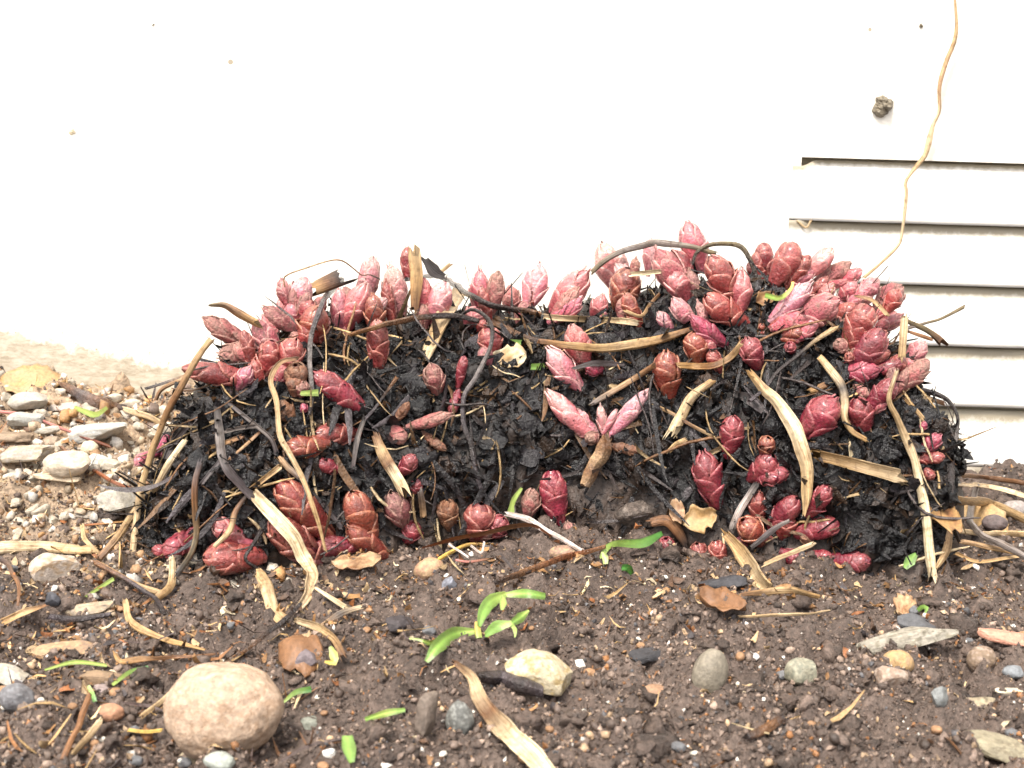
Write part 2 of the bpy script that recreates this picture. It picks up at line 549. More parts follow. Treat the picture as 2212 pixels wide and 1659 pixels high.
MN = np.cross(dMj, dMi)
MN /= np.linalg.norm(MN, axis=-1, keepdims=True) + 1e-12
if MN[NC // 2, NV // 4, 1] > 0: MN = -MN
amp = 0.0042 * fbm(MV, 60, 3, 0.55, 61) + 0.0022 * fbm(MV, 240, 3, 0.6, 67) - 0.001
edge = np.minimum(1, np.minimum(np.arange(NC), NC - 1 - np.arange(NC)) / 8.0)[:, None]
MV2 = MV + MN * (amp * edge)[..., None]
MV2[..., 1] = np.minimum(MV2[..., 1], WALL_Y - 0.008)
MVf = MV2.reshape(-1, 3)
q = (np.arange(NC - 1)[:, None] * NV + np.arange(NV - 1)[None, :]).ravel()
MF = np.stack([q, q + NV, q + NV + 1, q + 1], -1)
mt = np.clip(0.5 + 0.6 * fbm(MVf, 90, 4, 0.6, 71), 0, 1)[:, None]
mcol = np.array([0.005, 0.004, 0.004]) * (1 - mt) + np.array([0.020, 0.012, 0.009]) * mt
zrel = (MVf[:, 2] - gbase(MVf[:, 0], MVf[:, 1]))
foot = np.clip(1 - (zrel + 0.010 * fbm(MVf, 45, 3, .6, 77)) / (0.010 + 0.030 * np.exp(-((MVf[:, 0] - 0.02) / 0.06) ** 2)), 0, 1)[:, None] ** 0.7
mcol = mcol * (1 - foot) + np.array([0.085, 0.058, 0.044]) * foot
plant = empty('sedum_plant', (0.015, 0.55, 0.0))
tag(plant, 'broad mound of red and pink fleshy sedum buds on a black rotted crown', 'plant')
crown = mesh_obj('crown', MVf, MF, M_CROWN, plant, col=mcol)
crown['label'] = 'black rotted crown mass under the buds'
crown_bvh = BVHTree.FromPolygons([tuple(v) for v in MVf], [tuple(int(k) for k in f) for f in MF])

def hit(px, py, crown_only=False, ground_only=False):
    d = ray(px, py); L = d.length; dn = d / L
    best = None
    if not ground_only:
        loc, nrm, idx, dist = crown_bvh.ray_cast(CAM, dn)
        if loc is not None: best = (dist / L, nrm)
    if not crown_only:
        loc, nrm, idx, dist = ground_bvh.ray_cast(CAM, dn)
        if loc is not None and (best is None or dist / L < best[0]): best = (dist / L, nrm)
        tw = (WALL_Y - CAM.y) / d.y
        if best is None or tw < best[0]: best = (tw, Vector((0, -1, 0)))
    return best

# ------------------------------------------------------------------ soil crumbs, chips and litter (uncountable)
_t = (1 + 5 ** 0.5) / 2
ICO_V = np.array([(-1, _t, 0), (1, _t, 0), (-1, -_t, 0), (1, -_t, 0), (0, -1, _t), (0, 1, _t), (0, -1, -_t), (0, 1, -_t), (_t, 0, -1), (_t, 0, 1), (-_t, 0, -1), (-_t, 0, 1)], float)
ICO_V /= np.linalg.norm(ICO_V[0])
ICO_F = np.array([(0, 11, 5), (0, 5, 1), (0, 1, 7), (0, 7, 10), (0, 10, 11), (1, 5, 9), (5, 11, 4), (11, 10, 2), (10, 7, 6), (7, 1, 8),
                  (3, 9, 4), (3, 4, 2), (3, 2, 6), (3, 6, 8), (3, 8, 9), (4, 9, 5), (2, 4, 11), (6, 2, 10), (8, 6, 7), (9, 8, 1)])
OCT_V = np.array([(1, 0, 0), (-1, 0, 0), (0, 1, 0), (0, -1, 0), (0, 0, 1), (0, 0, -1)], float)
OCT_F = np.array([(0, 2, 4), (2, 1, 4), (1, 3, 4), (3, 0, 4), (2, 0, 5), (1, 2, 5), (3, 1, 5), (0, 3, 5)])
def rand_rot(n):
    qn = RNG.normal(size=(n, 4)); qn /= np.linalg.norm(qn, axis=1, keepdims=True)
    w, x, y, z = qn.T
    return np.stack([np.stack([1 - 2 * (y * y + z * z), 2 * (x * y - z * w), 2 * (x * z + y * w)], -1),
                     np.stack([2 * (x * y + z * w), 1 - 2 * (x * x + z * z), 2 * (y * z - x * w)], -1),
                     np.stack([2 * (x * z - y * w), 2 * (y * z + x * w), 1 - 2 * (x * x + y * y)], -1)], 1)
def pick_cols(n, table):
    w = np.array([r[0] for r in table], float); w /= w.sum()
    k = RNG.choice(len(table), n, p=w)
    c = np.array([r[1] for r in table])[k]
    return c * RNG.uniform(0.6, 1.45, (n, 1)), k
SOIL_TAB = [(48, (0.080, 0.056, 0.044)), (26, (0.165, 0.118, 0.093)), (13, (0.27, 0.195, 0.150)), (4.0, (0.38, 0.26, 0.16)), (1.6, (0.70, 0.65, 0.58)), (4.5, (0.25, 0.115, 0.045)), (3, (0.09, 0.085, 0.088))]
def scatter_ground(n, x0, x1, y0, y1):
    """even in the picture rather than on the ground, out to where the crumbs stop showing"""
    y = y0 * (y1 / y0) ** RNG.random(n)
    x = (RNG.random(n) * (x1 - x0) + x0) * y / y1
    return x, y
def crumbs(n, smin, smax, name, table, label, z_off=0.02, shrink=1.0, xlim=(-0.30, 0.30), ylim=(0.29, 0.65), flat=(0.6, 1.0), bankonly=False, octa=False):
    BV, BF = (OCT_V, OCT_F) if octa else (ICO_V, ICO_F)
    nb = len(BV)
    x, y = scatter_ground(n, xlim[0], xlim[1], ylim[0], ylim[1])
    if bankonly:
        keep = (RNG.random(n) < (sstep(-0.05, -0.13, x) * sstep(0.43, 0.51, y)))
        x, y = x[keep], y[keep]; n = len(x)
    s = smin * (smax / smin) ** (RNG.random(n) ** 2.2)
    cl = fbm(np.stack([x, y, x * 0], -1), 40, 2, 0.5, 91)
    s = s * (1 + 0.5 * cl)
    z = gz(x, y) + s * z_off
    V = BV[None] * RNG.uniform(0.45, 1.35, (n, nb, 1))
    V = V * np.stack([RNG.uniform(0.75, 1.3, n), RNG.uniform(0.75, 1.3, n), RNG.uniform(*flat, n)], -1)[:, None, :]
    V = np.einsum('nij,nvj->nvi', rand_rot(n), V) * s[:, None, None]
    V += np.stack([x, y, z], -1)[:, None, :]
    Fc = (BF[None] + (np.arange(n) * nb)[:, None, None]).reshape(-1, 3)
    c, _ = pick_cols(n, table)
    o = mesh_obj(name, V.reshape(-1, 3), Fc, M_CRUMB, col=np.repeat(c, nb, 0), smooth=not octa)
    tag(o, label, 'soil', kind='stuff')
    return o
crumbs(16000, 0.0005, 0.0015, 'soil_crumbs', SOIL_TAB, 'dark brown crumbly soil with pale grit over the bed')
crumbs(105000, 0.00025, 0.0010, 'soil_grains', SOIL_TAB, 'fine grey brown soil grains over the bed', z_off=0.25, octa=True)
def clods(n):
    Vb = ICO_V; Fb = ICO_F
    V = [tuple(v) for v in Vb]; Fc = []; cache = {}
    def mid(a, b):
        k = (min(a, b), max(a, b))
        if k not in cache:
            m = np.array(V[a]) + np.array(V[b]); V.append(tuple(m / np.linalg.norm(m))); cache[k] = len(V) - 1
        return cache[k]
    for a, b, c in Fb:
        ab, bc, ca = mid(a, b), mid(b, c), mid(c, a)
        Fc += [(a, ab, ca), (b, bc, ab), (c, ca, bc), (ab, bc, ca)]
    Vb = np.array(V); Fb = np.array(Fc); m = len(Vb)
    x, y = scatter_ground(n, -0.30, 0.30, 0.29, 0.52)
    s_ = 0.0013 * (0.0040 / 0.0013) ** (RNG.random(n) ** 2.2)
    off = RNG.uniform(0, 900, (n, 1, 3))
    P = Vb[None] * (1 + 0.7 * fbm(Vb[None] + off, 1.7, 3, 0.8, 5)[..., None])
    P = P * np.stack([RNG.uniform(.8, 1.3, n), RNG.uniform(.8, 1.3, n), RNG.uniform(.55, .85, n)], -1)[:, None] * s_[:, None, None]
    P = P + np.stack([x, y, gz(x, y) - s_ * 0.12], -1)[:, None]
    c, _ = pick_cols(n, [(5, (0.085, 0.060, 0.048)), (3, (0.125, 0.090, 0.072))])
    o = mesh_obj('soil_clods', P.reshape(-1, 3), (Fb[None] + (np.arange(n) * m)[:, None, None]).reshape(-1, 3), M_SOIL, col=np.repeat(c, m, 0), smooth=True)
    tag(o, 'lumpy damp clods of grey brown soil over the bed', 'soil', kind='stuff')
clods(1300)
BANK_TAB = [(30, (0.42, 0.32, 0.22)), (22, (0.48, 0.42, 0.34)), (16, (0.32, 0.19, 0.10)), (14, (0.56, 0.51, 0.45)), (7, (0.16, 0.11, 0.085)), (9, (0.44, 0.24, 0.10))]
crumbs(30000, 0.0004, 0.0028, 'gravel_grit', BANK_TAB, 'pale tan grit and fine gravel banked against the bare concrete', bankonly=True, z_off=0.3)

def chips(n, P, Nn, lmin, lmax, wr, table, name, label, mat, curl=0.6, lift=0.0008, stand=0.5, parent=None, cat='litter'):
    """small bent flakes: 3x2 vertex strips with a little thickness"""
    L = lmin * (lmax / lmin) ** (RNG.random(n) ** 1.7)
    W = L * RNG.uniform(wr[0], wr[1], n)
    T = RNG.normal(size=(n, 3)); T -= (T * Nn).sum(-1, keepdims=True) * Nn
    T /= np.linalg.norm(T, axis=1, keepdims=True)
    tilt = RNG.normal(size=(n, 1)) * stand
    N2 = Nn * np.cos(tilt) + T * np.sin(tilt); T2 = T * np.cos(tilt) - Nn * np.sin(tilt)
    B = np.cross(N2, T2)
    roll = RNG.normal(size=(n, 1)) * stand
    B2 = B * np.cos(roll) + N2 * np.sin(roll); N3 = N2 * np.cos(roll) - B * np.sin(roll)
    us = np.linspace(-0.5, 0.5, 4)
    cv = RNG.normal(size=n) * curl
    V = np.zeros((n, 4, 4, 3))
    for a, u in enumerate(us):
        prof = (1 - (2 * u) ** 4 * 0.7)
        wj = RNG.uniform(0.75, 1.2, n)
        off = (u * u * cv * L * 1.4)[:, None] * N3
        c = P + T2 * (u * L)[:, None] + off + N3 * lift
        e1 = c + B2 * (W * 0.5 * prof * wj)[:, None] + N3 * (RNG.normal(size=n) * W * 0.2)[:, None]
        e2 = c - B2 * (W * 0.5 * prof * RNG.uniform(0.75, 1.2, n))[:, None] + N3 * (RNG.normal(size=n) * W * 0.2)[:, None]
        mid = c + N3 * (W * 0.22 * RNG.normal(size=n))[:, None]
        V[:, a, 0] = e1; V[:, a, 1] = mid; V[:, a, 2] = e2; V[:, a, 3] = mid - N3 * (0.00018 + W * 0.06)[:, None]
    base = (np.arange(n) * 16)[:, None, None]
    fl = []
    for a in range(3):
        for k in range(4):
            k2 = (k + 1) % 4
            fl.append((a * 4 + k, a * 4 + k2, (a + 1) * 4 + k2, (a + 1) * 4 + k))
    fl += [(0, 3, 2, 1), (12, 13, 14, 15)]
    Fc = (np.array(fl)[None] + base).reshape(-1, 4)
    c, _ = pick_cols(n, table)
    o = mesh_obj(name, V.reshape(-1, 3), Fc, mat, parent, col=np.repeat(c, 16, 0), smooth=True, sharp=1.1)
    tag(o, label, cat if parent is None else None, kind='stuff')
    return o
# black rotted leaf litter on the crown
def sample_crown(n, vlim=0.80):
    i = RNG.random(n) * (NC - 6) + 2; j = RNG.random(n) * NV * vlim
    ii, jj = i.astype(int), j.astype(int)
    fi, fj = (i - ii)[:, None], (j - jj)[:, None]
    jj1 = np.minimum(jj + 1, NV - 1)
    P = MV2[ii, jj] * (1 - fi) * (1 - fj) + MV2[ii + 1, jj] * fi * (1 - fj) + MV2[ii, jj1] * (1 - fi) * fj + MV2[ii + 1, jj1] * fi * fj
    return P, MN[ii, jj]
BLK = [(66, (0.0045, 0.0036, 0.0038)), (18, (0.009, 0.007, 0.0072)), (5, (0.030, 0.026, 0.028)), (14, (0.030, 0.015, 0.009)), (5, (0.10, 0.05, 0.022)), (2.0, (0.36, 0.25, 0.13))]
P_, N_ = sample_crown(10000)
def off_foot(P_, N_, keep):
    zr = P_[:, 2] - gbase(P_[:, 0], P_[:, 1]) + 0.008 * fbm(P_, 45, 3, .6, 77)
    m = (zr > 0.008 + 0.020 * np.exp(-((P_[:, 0] - 0.02) / 0.06) ** 2)) | (RNG.random(len(P_)) < keep)
    return P_[m], N_[m]
P_, N_ = off_foot(P_, N_, 0.25)
chips(len(P_), P_, N_, 0.0009, 0.0078, (0.18, 0.6), BLK, 'leaf_litter', 'black wet rotted leaf litter covering the crown between the buds', M_LITTER, curl=1.0, stand=0.75, lift=0.0006)
P_, N_ = sample_crown(1500)
chips(1500, P_, N_, 0.006, 0.026, (0.04, 0.10), [(5, (0.012, 0.010, 0.010)), (2, (0.05, 0.04, 0.038)), (1.4, (0.10, 0.05, 0.02)), (0.7, (0.30, 0.21, 0.11))], 'litter_strands', 'thin black and brown rotted leaf strands tangled over the crown', M_LITTER, curl=1.2, stand=0.6, lift=0.0012)
def fibres(n):
    P0, N0 = sample_crown(n, 0.60)
    VV, FF, CC, cnt = [], [], [], 0
    cols, _ = pick_cols(n, [(4, (0.40, 0.265, 0.125)), (4, (0.17, 0.085, 0.04)), (4, (0.075, 0.06, 0.056)), (1, (0.58, 0.44, 0.26))])
    for i in range(n):
        m = 9
        L = 0.012 + 0.030 * RNG.random() ** 1.6
        t = RNG.normal(size=3) * np.array([0.8, 0.3, 1.0]); t -= t.dot(N0[i]) * N0[i]; t /= np.linalg.norm(t)
        bn = np.cross(N0[i], t)
        kx, kn = RNG.normal() * 34, abs(RNG.normal()) * 12
        w = RNG.uniform(0.00022, 0.00062)
        pts, p, d = [], P0[i] + N0[i] * 0.0026, t.copy()
        for q in range(m):
            pts.append(p.copy()); p = p + d * (L / (m - 1))
            d = d + (bn * kx - N0[i] * kn) * (L / (m - 1)) + RNG.normal(size=3) * 0.10; d /= np.linalg.norm(d)
        pts = np.array(pts)
        T = np.gradient(pts, axis=0); T /= np.linalg.norm(T, axis=1, keepdims=True)
        B = np.cross(T, N0[i]); B /= np.linalg.norm(B, axis=1, keepdims=True) + 1e-9
        Nn = np.cross(B, T); wt = (w * np.interp(np.linspace(0, 1, m), [0, .1, .8, 1], [.6, 1, 1, .3]))[:, None]
        ring = np.stack([pts + B * wt, pts + Nn * wt * .7, pts - B * wt, pts - Nn * wt * .7], 1)
        VV.append(ring.reshape(-1, 3))
        jj = np.arange(4)
        FF.append(np.concatenate([np.stack([q * 4 + jj, q * 4 + (jj + 1) % 4, (q + 1) * 4 + (jj + 1) % 4, (q + 1) * 4 + jj], -1) for q in range(m - 1)]) + cnt)
        cnt += m * 4
        CC.append(np.repeat(cols[i][None] * RNG.uniform(.7, 1.25, (m, 1)), 4, 0))
    o = mesh_obj('straw_tangle', np.concatenate(VV), np.concatenate(FF), M_LITTER, col=np.concatenate(CC))
    tag(o, 'thin tangled straw fibres caught all over the crown', 'litter', kind='stuff')
fibres(170)
# crumpled wet black leaves
P_, N_ = sample_crown(1100, 0.66)
_k = P_[:, 0] < 0.15
P_, N_ = P_[_k], N_[_k]
P_, N_ = off_foot(P_, N_, 0.0)
chips(len(P_), P_, N_, 0.005, 0.0125, (0.25, 0.6), [(5, (0.009, 0.0075, 0.008)), (2, (0.022, 0.018, 0.02)), (2, (0.035, 0.02, 0.012))], 'rotted_leaves', 'crumpled wet black leaves clinging to the crown', M_LITTER, curl=1.3, stand=0.55, lift=0.0010)
def black_clumps(n):
    Vb, Fb = ICO_V, ICO_F
    for _ in range(2):
        V = [tuple(v) for v in Vb]; Fc = []; cache = {}
        def mid(a, b):
            k = (min(a, b), max(a, b))
            if k not in cache:
                m = np.array(V[a]) + np.array(V[b]); V.append(tuple(m / np.linalg.norm(m))); cache[k] = len(V) - 1
            return cache[k]
        for a, b, c in Fb:
            ab, bc, ca = mid(a, b), mid(b, c), mid(c, a)
            Fc += [(a, ab, ca), (b, bc, ab), (c, ca, bc), (ab, bc, ca)]
        Vb, Fb = np.array(V), np.array(Fc)
    P0, N0 = sample_crown(n, 0.62)
    P0, N0 = off_foot(P0, N0, 0.1); n = len(P0); m = len(Vb)
    off = RNG.uniform(0, 900, (n, 1, 3))
    ridg = np.abs(fbm(Vb[None] + off, 2.3, 3, 0.75, 5))
    P = Vb[None] * (0.62 + 0.62 * ridg)[..., None]
    s_ = 0.0014 * (0.0046 / 0.0014) ** (RNG.random(n) ** 1.6)
    P = P * np.stack([RNG.uniform(.6, 1.6, n), RNG.uniform(.5, 1.0, n), RNG.uniform(.6, 1.5, n)], -1)[:, None] * s_[:, None, None]
    P = P + (P0 - N0 * (s_ * 0.25)[:, None])[:, None]
    c, _ = pick_cols(n, [(6, (0.005, 0.004, 0.0042)), (2, (0.012, 0.0095, 0.010)), (1.6, (0.026, 0.014, 0.009)), (0.5, (0.07, 0.042, 0.028))])
    o = mesh_obj('rotted_clumps', P.reshape(-1, 3), (Fb[None] + (np.arange(n) * m)[:, None, None]).reshape(-1, 3), M_LITTER, col=np.repeat(c, m, 0), smooth=True)
    tag(o, 'wet glossy black clumps of rotted leaf between the buds', 'litter', kind='stuff')
black_clumps(650)
def black_sheets(n):
    P0, N0 = sample_crown(n, 0.58)
    P0, N0 = off_foot(P0, N0, 0.0)
    VV, FF, CC, cnt = [], [], [], 0
    cols, _ = pick_cols(len(P0), [(6, (0.005, 0.004, 0.0044)), (2, (0.013, 0.0105, 0.0115)), (1.6, (0.024, 0.014, 0.009))])
    nu, nv = 9, 6
    U, W = np.meshgrid(np.linspace(-1, 1, nu), np.linspace(-1, 1, nv))
    q = (np.arange(nv - 1)[:, None] * nu + np.arange(nu - 1)[None, :]).ravel()
    fq = np.stack([q, q + 1, q + 1 + nu, q + nu], -1)
    m = nu * nv
    for i in range(len(P0)):
        L = 0.0032 + 0.0042 * RNG.random() ** 1.6; wd = L * RNG.uniform(.4, .8)
        t = RNG.normal(size=3); t -= t.dot(N0[i]) * N0[i]; t /= np.linalg.norm(t); b = np.cross(N0[i], t)
        e = np.sqrt(np.clip(1 - np.abs(U) ** 2.2, .03, 1)) * (1 + .3 * vnoise(np.stack([U * 3, np.sign(W), U * 0 + i], -1), 1.0, 3))
        z = L * (0.34 * fbm(np.stack([U * 1.3, W * 1.1, U * 0 + i * 3.7], -1), 1.0, 2, .6, 9) + 0.22 * np.sin(W * RNG.uniform(1.5, 4) + U * RNG.uniform(-2, 2) + RNG.uniform(0, 6)) - 0.25 * U * U)
        S = P0[i] + t * (U * L)[..., None] + b * (W * e * wd)[..., None] + N0[i] * (z + 0.0009)[..., None]
        VV += [S.reshape(-1, 3), (S - N0[i] * 0.00025).reshape(-1, 3)]
        FF += [fq + cnt, fq[:, ::-1] + cnt + m]
        cnt += 2 * m
        CC.append(np.tile(cols[i], (2 * m, 1)))
    o = mesh_obj('wet_leaf_folds', np.concatenate(VV), np.concatenate(FF), M_WET, col=np.concatenate(CC))
    tag(o, 'wet glossy folds of black decayed leaf matted over the crown', 'litter', kind='stuff')
black_sheets(430)
def ribbons(n, xlo, xhi):
    P0, N0 = sample_crown(n * 6, 0.45)
    k = (P0[:, 0] > xlo) & (P0[:, 0] < xhi) & (P0[:, 2] > 0.02)
    P0, N0 = P0[k][:n], N0[k][:n]
    VV, FF, CC, cnt = [], [], [], 0
    cols, _ = pick_cols(len(P0), [(5, (0.016, 0.013, 0.0135)), (3, (0.06, 0.05, 0.052)), (1, (0.11, 0.06, 0.03))])
    for i in range(len(P0)):
        m = 10; L = RNG.uniform(.016, .042); w = RNG.uniform(.0006, .0016)
        d = np.array([RNG.normal() * .55, 0, -1.0]); d -= d.dot(N0[i]) * N0[i]; d /= np.linalg.norm(d)
        bn = np.cross(N0[i], d); kx = RNG.normal() * 16
        p, pts = P0[i] + N0[i] * 0.0018, []
        for q in range(m):
            pts.append(p.copy()); p = p + d * L / (m - 1)
            d = d + bn * kx * L / (m - 1) + RNG.normal(size=3) * .06; d /= np.linalg.norm(d)
        pts = np.array(pts); T = np.gradient(pts, axis=0); T /= np.linalg.norm(T, axis=1, keepdims=True)
        tw = RNG.normal() * .6
        B = np.cross(T, N0[i]); B /= np.linalg.norm(B, axis=1, keepdims=True) + 1e-9; Nn = np.cross(B, T)
        B = B * math.cos(tw) + Nn * math.sin(tw); Nn = np.cross(B, T)
        wt = (w * np.interp(np.linspace(0, 1, m), [0, .15, .7, 1], [.5, 1, .9, .2]))[:, None]
        ring = np.stack([pts + B * wt, pts + Nn * wt * .25, pts - B * wt, pts - Nn * wt * .25], 1)
        jj = np.arange(4)
        VV.append(ring.reshape(-1, 3))
        FF.append(np.concatenate([np.stack([q * 4 + jj, q * 4 + (jj + 1) % 4, (q + 1) * 4 + (jj + 1) % 4, (q + 1) * 4 + jj], -1) for q in range(m - 1)]) + cnt)
        cnt += m * 4
        CC.append(np.repeat(cols[i][None] * RNG.uniform(.7, 1.3, (m, 1)), 4, 0))
    o = mesh_obj('leaf_ribbons', np.concatenate(VV), np.concatenate(FF), M_WET, col=np.concatenate(CC), sharp=0.6)
    tag(o, 'dark limp leaf ribbons draped down the crown', 'litter', kind='stuff')
ribbons(58, -0.16, 0.10)
# wood and straw chips on the soil
def ground_samples(n, wfun):
    x, y = scatter_ground(n * 6, -0.30, 0.30, 0.29, 0.65)
    keep = RNG.random(n * 6) < wfun(x, y)
    x, y = x[keep][:n], y[keep][:n]
    P = np.stack([x, y, gz(x, y)], -1)
    return P, np.tile(np.array([0, 0, 1.0]), (len(P), 1))
wl = lambda x, y: 0.07 + 0.9 * sstep(-0.02, -0.09, x) * sstep(0.36, 0.42, y) + 0.7 * np.exp(-((y - 0.475) / 0.03) ** 2)
P_, N_ = ground_samples(6400, wl)
chips(len(P_), P_, N_, 0.0011, 0.0056, (0.2, 0.65), [(28, (0.27, 0.14, 0.055)), (20, (0.42, 0.29, 0.16)), (26, (0.085, 0.047, 0.028)), (14, (0.05, 0.04, 0.04)), (10, (0.24, 0.09, 0.03)), (5, (0.62, 0.5, 0.33))],
      'mulch_chips', 'orange brown bark crumbs and straw bits strewn over the soil', M_CRUMB, curl=0.7, stand=0.45, lift=0.0009)
P_, N_ = ground_samples(620, lambda x, y: 0.12 + 0.7 * sstep(0.0, -0.1, x) + 0.5 * np.exp(-((y - 0.475) / 0.025) ** 2))
chips(len(P_), P_, N_, 0.006, 0.018, (0.05, 0.11), [(3, (0.42, 0.27, 0.12)), (2, (0.20, 0.09, 0.035)), (2, (0.06, 0.04, 0.035)), (1, (0.6, 0.46, 0.26))], 'straw_bits', 'thin broken straw and root bits lying on the soil', M_CRUMB, curl=0.8, stand=0.25, lift=0.0014)

# ------------------------------------------------------------------ sedum shoots
PAL = {'r': ((0.255, 0.040, 0.038), (0.50, 0.20, 0.15)), 'o': ((0.215, 0.036, 0.024), (0.44, 0.19, 0.11)), 'm': ((0.205, 0.021, 0.036), (0.36, 0.10, 0.10)),
       'p': ((0.47, 0.140, 0.150), (0.64, 0.35, 0.31)), 'P': ((0.60, 0.295, 0.295), (0.68, 0.43, 0.38)), 'k': ((0.34, 0.045, 0.085), (0.46, 0.16, 0.18)),
       'd': ((0.34, 0.15, 0.13), (0.42, 0.26, 0.20)), 'b': ((0.16, 0.065, 0.038), (0.3, 0.16, 0.09))}
# base x,y  tip x,y  width  colour  (f = tip pushed towards the viewer, in lengths)
SH = [
 (540,742,438,686,48,'d'),(548,768,472,768,56,'d',.5),(556,822,391,795,52,'r'),(604,772,550,688,54,'p'),(655,722,566,664,48,'d'),(620,660,607,600,34,'p',.05),
 (628,678,662,598,58,'P',.05),(672,692,700,640,36,'d'),(662,742,690,664,70,'o',.4),(606,806,640,732,62,'r'),(570,812,588,735,54,'r'),(700,735,655,705,48,'r'),
 (778,655,806,554,52,'P',.0),(742,716,790,612,60,'p'),(816,735,805,636,48,'o'),(866,692,845,574,60,'P',.05),(822,785,814,690,50,'r'),(880,600,879,534,32,'r',0),
 (916,682,914,598,40,'p'),(938,700,962,606,58,'P'),(1036,684,1036,583,48,'p',.05),(1010,706,1032,664,44,'p'),(1062,768,1056,706,58,'r'),(1138,664,1166,567,58,'P',.05),
 (1112,678,1100,618,46,'p'),(1190,684,1270,584,68,'p'),(1332,624,1300,523,62,'P',.0),(1344,676,1356,577,74,'o'),(1284,690,1302,638,44,'p'),(1400,590,1406,513,34,'P',0),
 (1494,645,1418,538,74,'p',.1),(1512,580,1484,478,62,'p',0),(1592,654,1534,552,68,'r'),(1502,704,1453,644,44,'P'),(1568,742,1494,684,44,'k'),(1608,694,1523,638,62,'r'),
 (1506,780,1500,716,58,'o'),(1636,790,1614,730,56,'m'),(1443,854,1440,758,68,'o'),(1264,792,1234,702,60,'p'),(1252,838,1184,752,54,'P'),(1302,802,1264,792,36,'k'),
 (1656,594,1648,523,46,'r',.05),(1674,612,1718,522,66,'r',.1),(1744,598,1800,534,44,'P',0),(1764,608,1838,568,44,'d',0),(1818,612,1862,582,34,'p',0),(1670,688,1752,610,46,'P'),
 (1704,694,1814,646,74,'p'),(1768,652,1800,613,36,'p'),(1814,652,1850,607,44,'p'),(1854,642,1898,601,42,'P',0),(1894,664,1950,618,58,'d',0),(1784,694,1850,660,46,'r'),
 (1834,738,1880,658,68,'r'),(1888,714,1950,679,42,'p',.1),(1822,754,1811,738,36,'d'),(1836,788,1911,714,64,'m'),(1694,724,1736,715,28,'o'),(1712,760,1704,741,28,'m'),
 (1958,778,2000,738,42,'P',.05),(1926,812,1950,767,44,'r'),(1938,842,2008,777,50,'d',.1),(1824,802,1900,800,52,'k'),(1878,872,1936,824,50,'m'),(1738,938,1806,860,80,'m'),
 (1868,932,1850,858,60,'m'),(1575,980,1584,898,58,'m'),(1625,1036,1671,984,62,'m',.6),(1650,980,1660,945,42,'o'),(1545,1086,1518,977,68,'m'),(1746,1108,1791,1050,45,'m'),
 (1635,1128,1640,1062,46,'r'),(1668,1134,1722,1075,56,'m'),(1724,1152,1814,1130,56,'m'),(1642,1170,1604,1122,58,'o',.6),(1690,1158,1702,1108,50,'r'),(1516,1220,1505,1174,44,'r'),
 (1558,1224,1545,1167,42,'r'),(1798,1206,1882,1214,52,'m'),(1745,1200,1798,1202,36,'m'),(1690,1192,1742,1216,44,'m'),(1140,1114,1152,1055,44,'d'),(1206,1122,1190,1014,66,'m'),
 (1246,1178,1224,1128,38,'d'),(1440,1202,1438,1163,44,'m'),
 (1286,946,1181,843,50,'P',.1),(1310,945,1406,839,40,'P',.1),(1304,940,1297,874,26,'P',.1),(1300,940,1332,884,18,'P',.1),(1292,944,1250,884,24,'P',.1),(1284,938,1240,930,22,'p',.1),(1318,962,1384,976,26,'b'),(1290,940,1268,950,34,'d'),
 (776,876,676,806,62,'m',.3),(945,848,930,785,50,'d',.5),(990,832,1004,767,26,'m'),(990,846,974,894,28,'m'),(850,912,884,869,24,'b'),(850,922,872,958,40,'d'),
 (880,922,976,895,32,'d'),(915,936,964,971,24,'b'),(704,957,616,966,56,'o'),(768,938,680,937,54,'r'),(736,1016,687,998,38,'m'),(638,908,598,868,46,'b'),(642,836,638,788,56,'b'),
 (666,884,650,878,20,'k'),(796,1182,760,1060,78,'o',.45),(708,1152,598,1040,80,'o',.35),(692,1210,584,1124,82,'r'),(562,1202,438,1203,82,'r'),(532,1168,459,1124,56,'p'),
 (414,1148,356,1202,52,'m'),(360,944,331,988,38,'k'),(318,980,292,1006,30,'p'),(872,1132,845,1063,60,'d'),(880,1168,896,1128,46,'m'),(884,1068,906,1034,36,'m'),
 (970,1138,964,1080,52,'b'),(1026,1160,1040,1087,74,'r'),(864,1022,896,984,40,'m'),(1990,976,2032,938,36,'k'),(1984,992,2042,986,30,'r'),(2000,1014,2016,1036,26,'r'),
 (1992,930,1998,910,18,'k'),(1640,710,1650,702,16,'o'),(1745,1178,1738,1150,26,'b'),(620,700,640,655,46,'p',.0),(745,690,735,640,44,'d',.05),
]
_r = np.random.default_rng(77)
for _sp in list(SH):
    bx, by, tx, ty, w, st = _sp[:6]
    up = ty < 720 or (bx > 1780 and by < 900) or (bx < 720 and by < 860)
    low = by > 1030 and w > 50
    for _q in range((1 + (_r.random() < 0.55)) if _r.random() < (0.9 if up else 0.5 if low else 0.0) else 0):
        l = math.hypot(tx - bx, ty - by) * _r.uniform(.55, .9)
        a = math.atan2(ty - by, tx - bx) + _r.normal() * 0.45
        ox, oy = _r.normal() * 26, abs(_r.normal()) * 16 + (4 if up else -8)
        nb = (bx + ox, by + oy)
        SH.append((nb[0], nb[1], nb[0] + math.cos(a) * l, nb[1] + math.sin(a) * l, w * _r.uniform(.5, .78), _r.choice([st, st, 'd', 'r', 'p'] if up else [st, 'm', 'd']), 0.15))
OPEN = {}
def bud_profile(s, long):
    if long: return np.interp(s, [0, .12, .35, .6, .85, 1.0], [.36, .52, .82, 1.0, .74, .12])
    return np.interp(s, [0, .12, .35, .62, .80, .92, 1.0], [.46, .60, .84, 1.0, .90, .62, .14])
BEND = np.zeros(3)
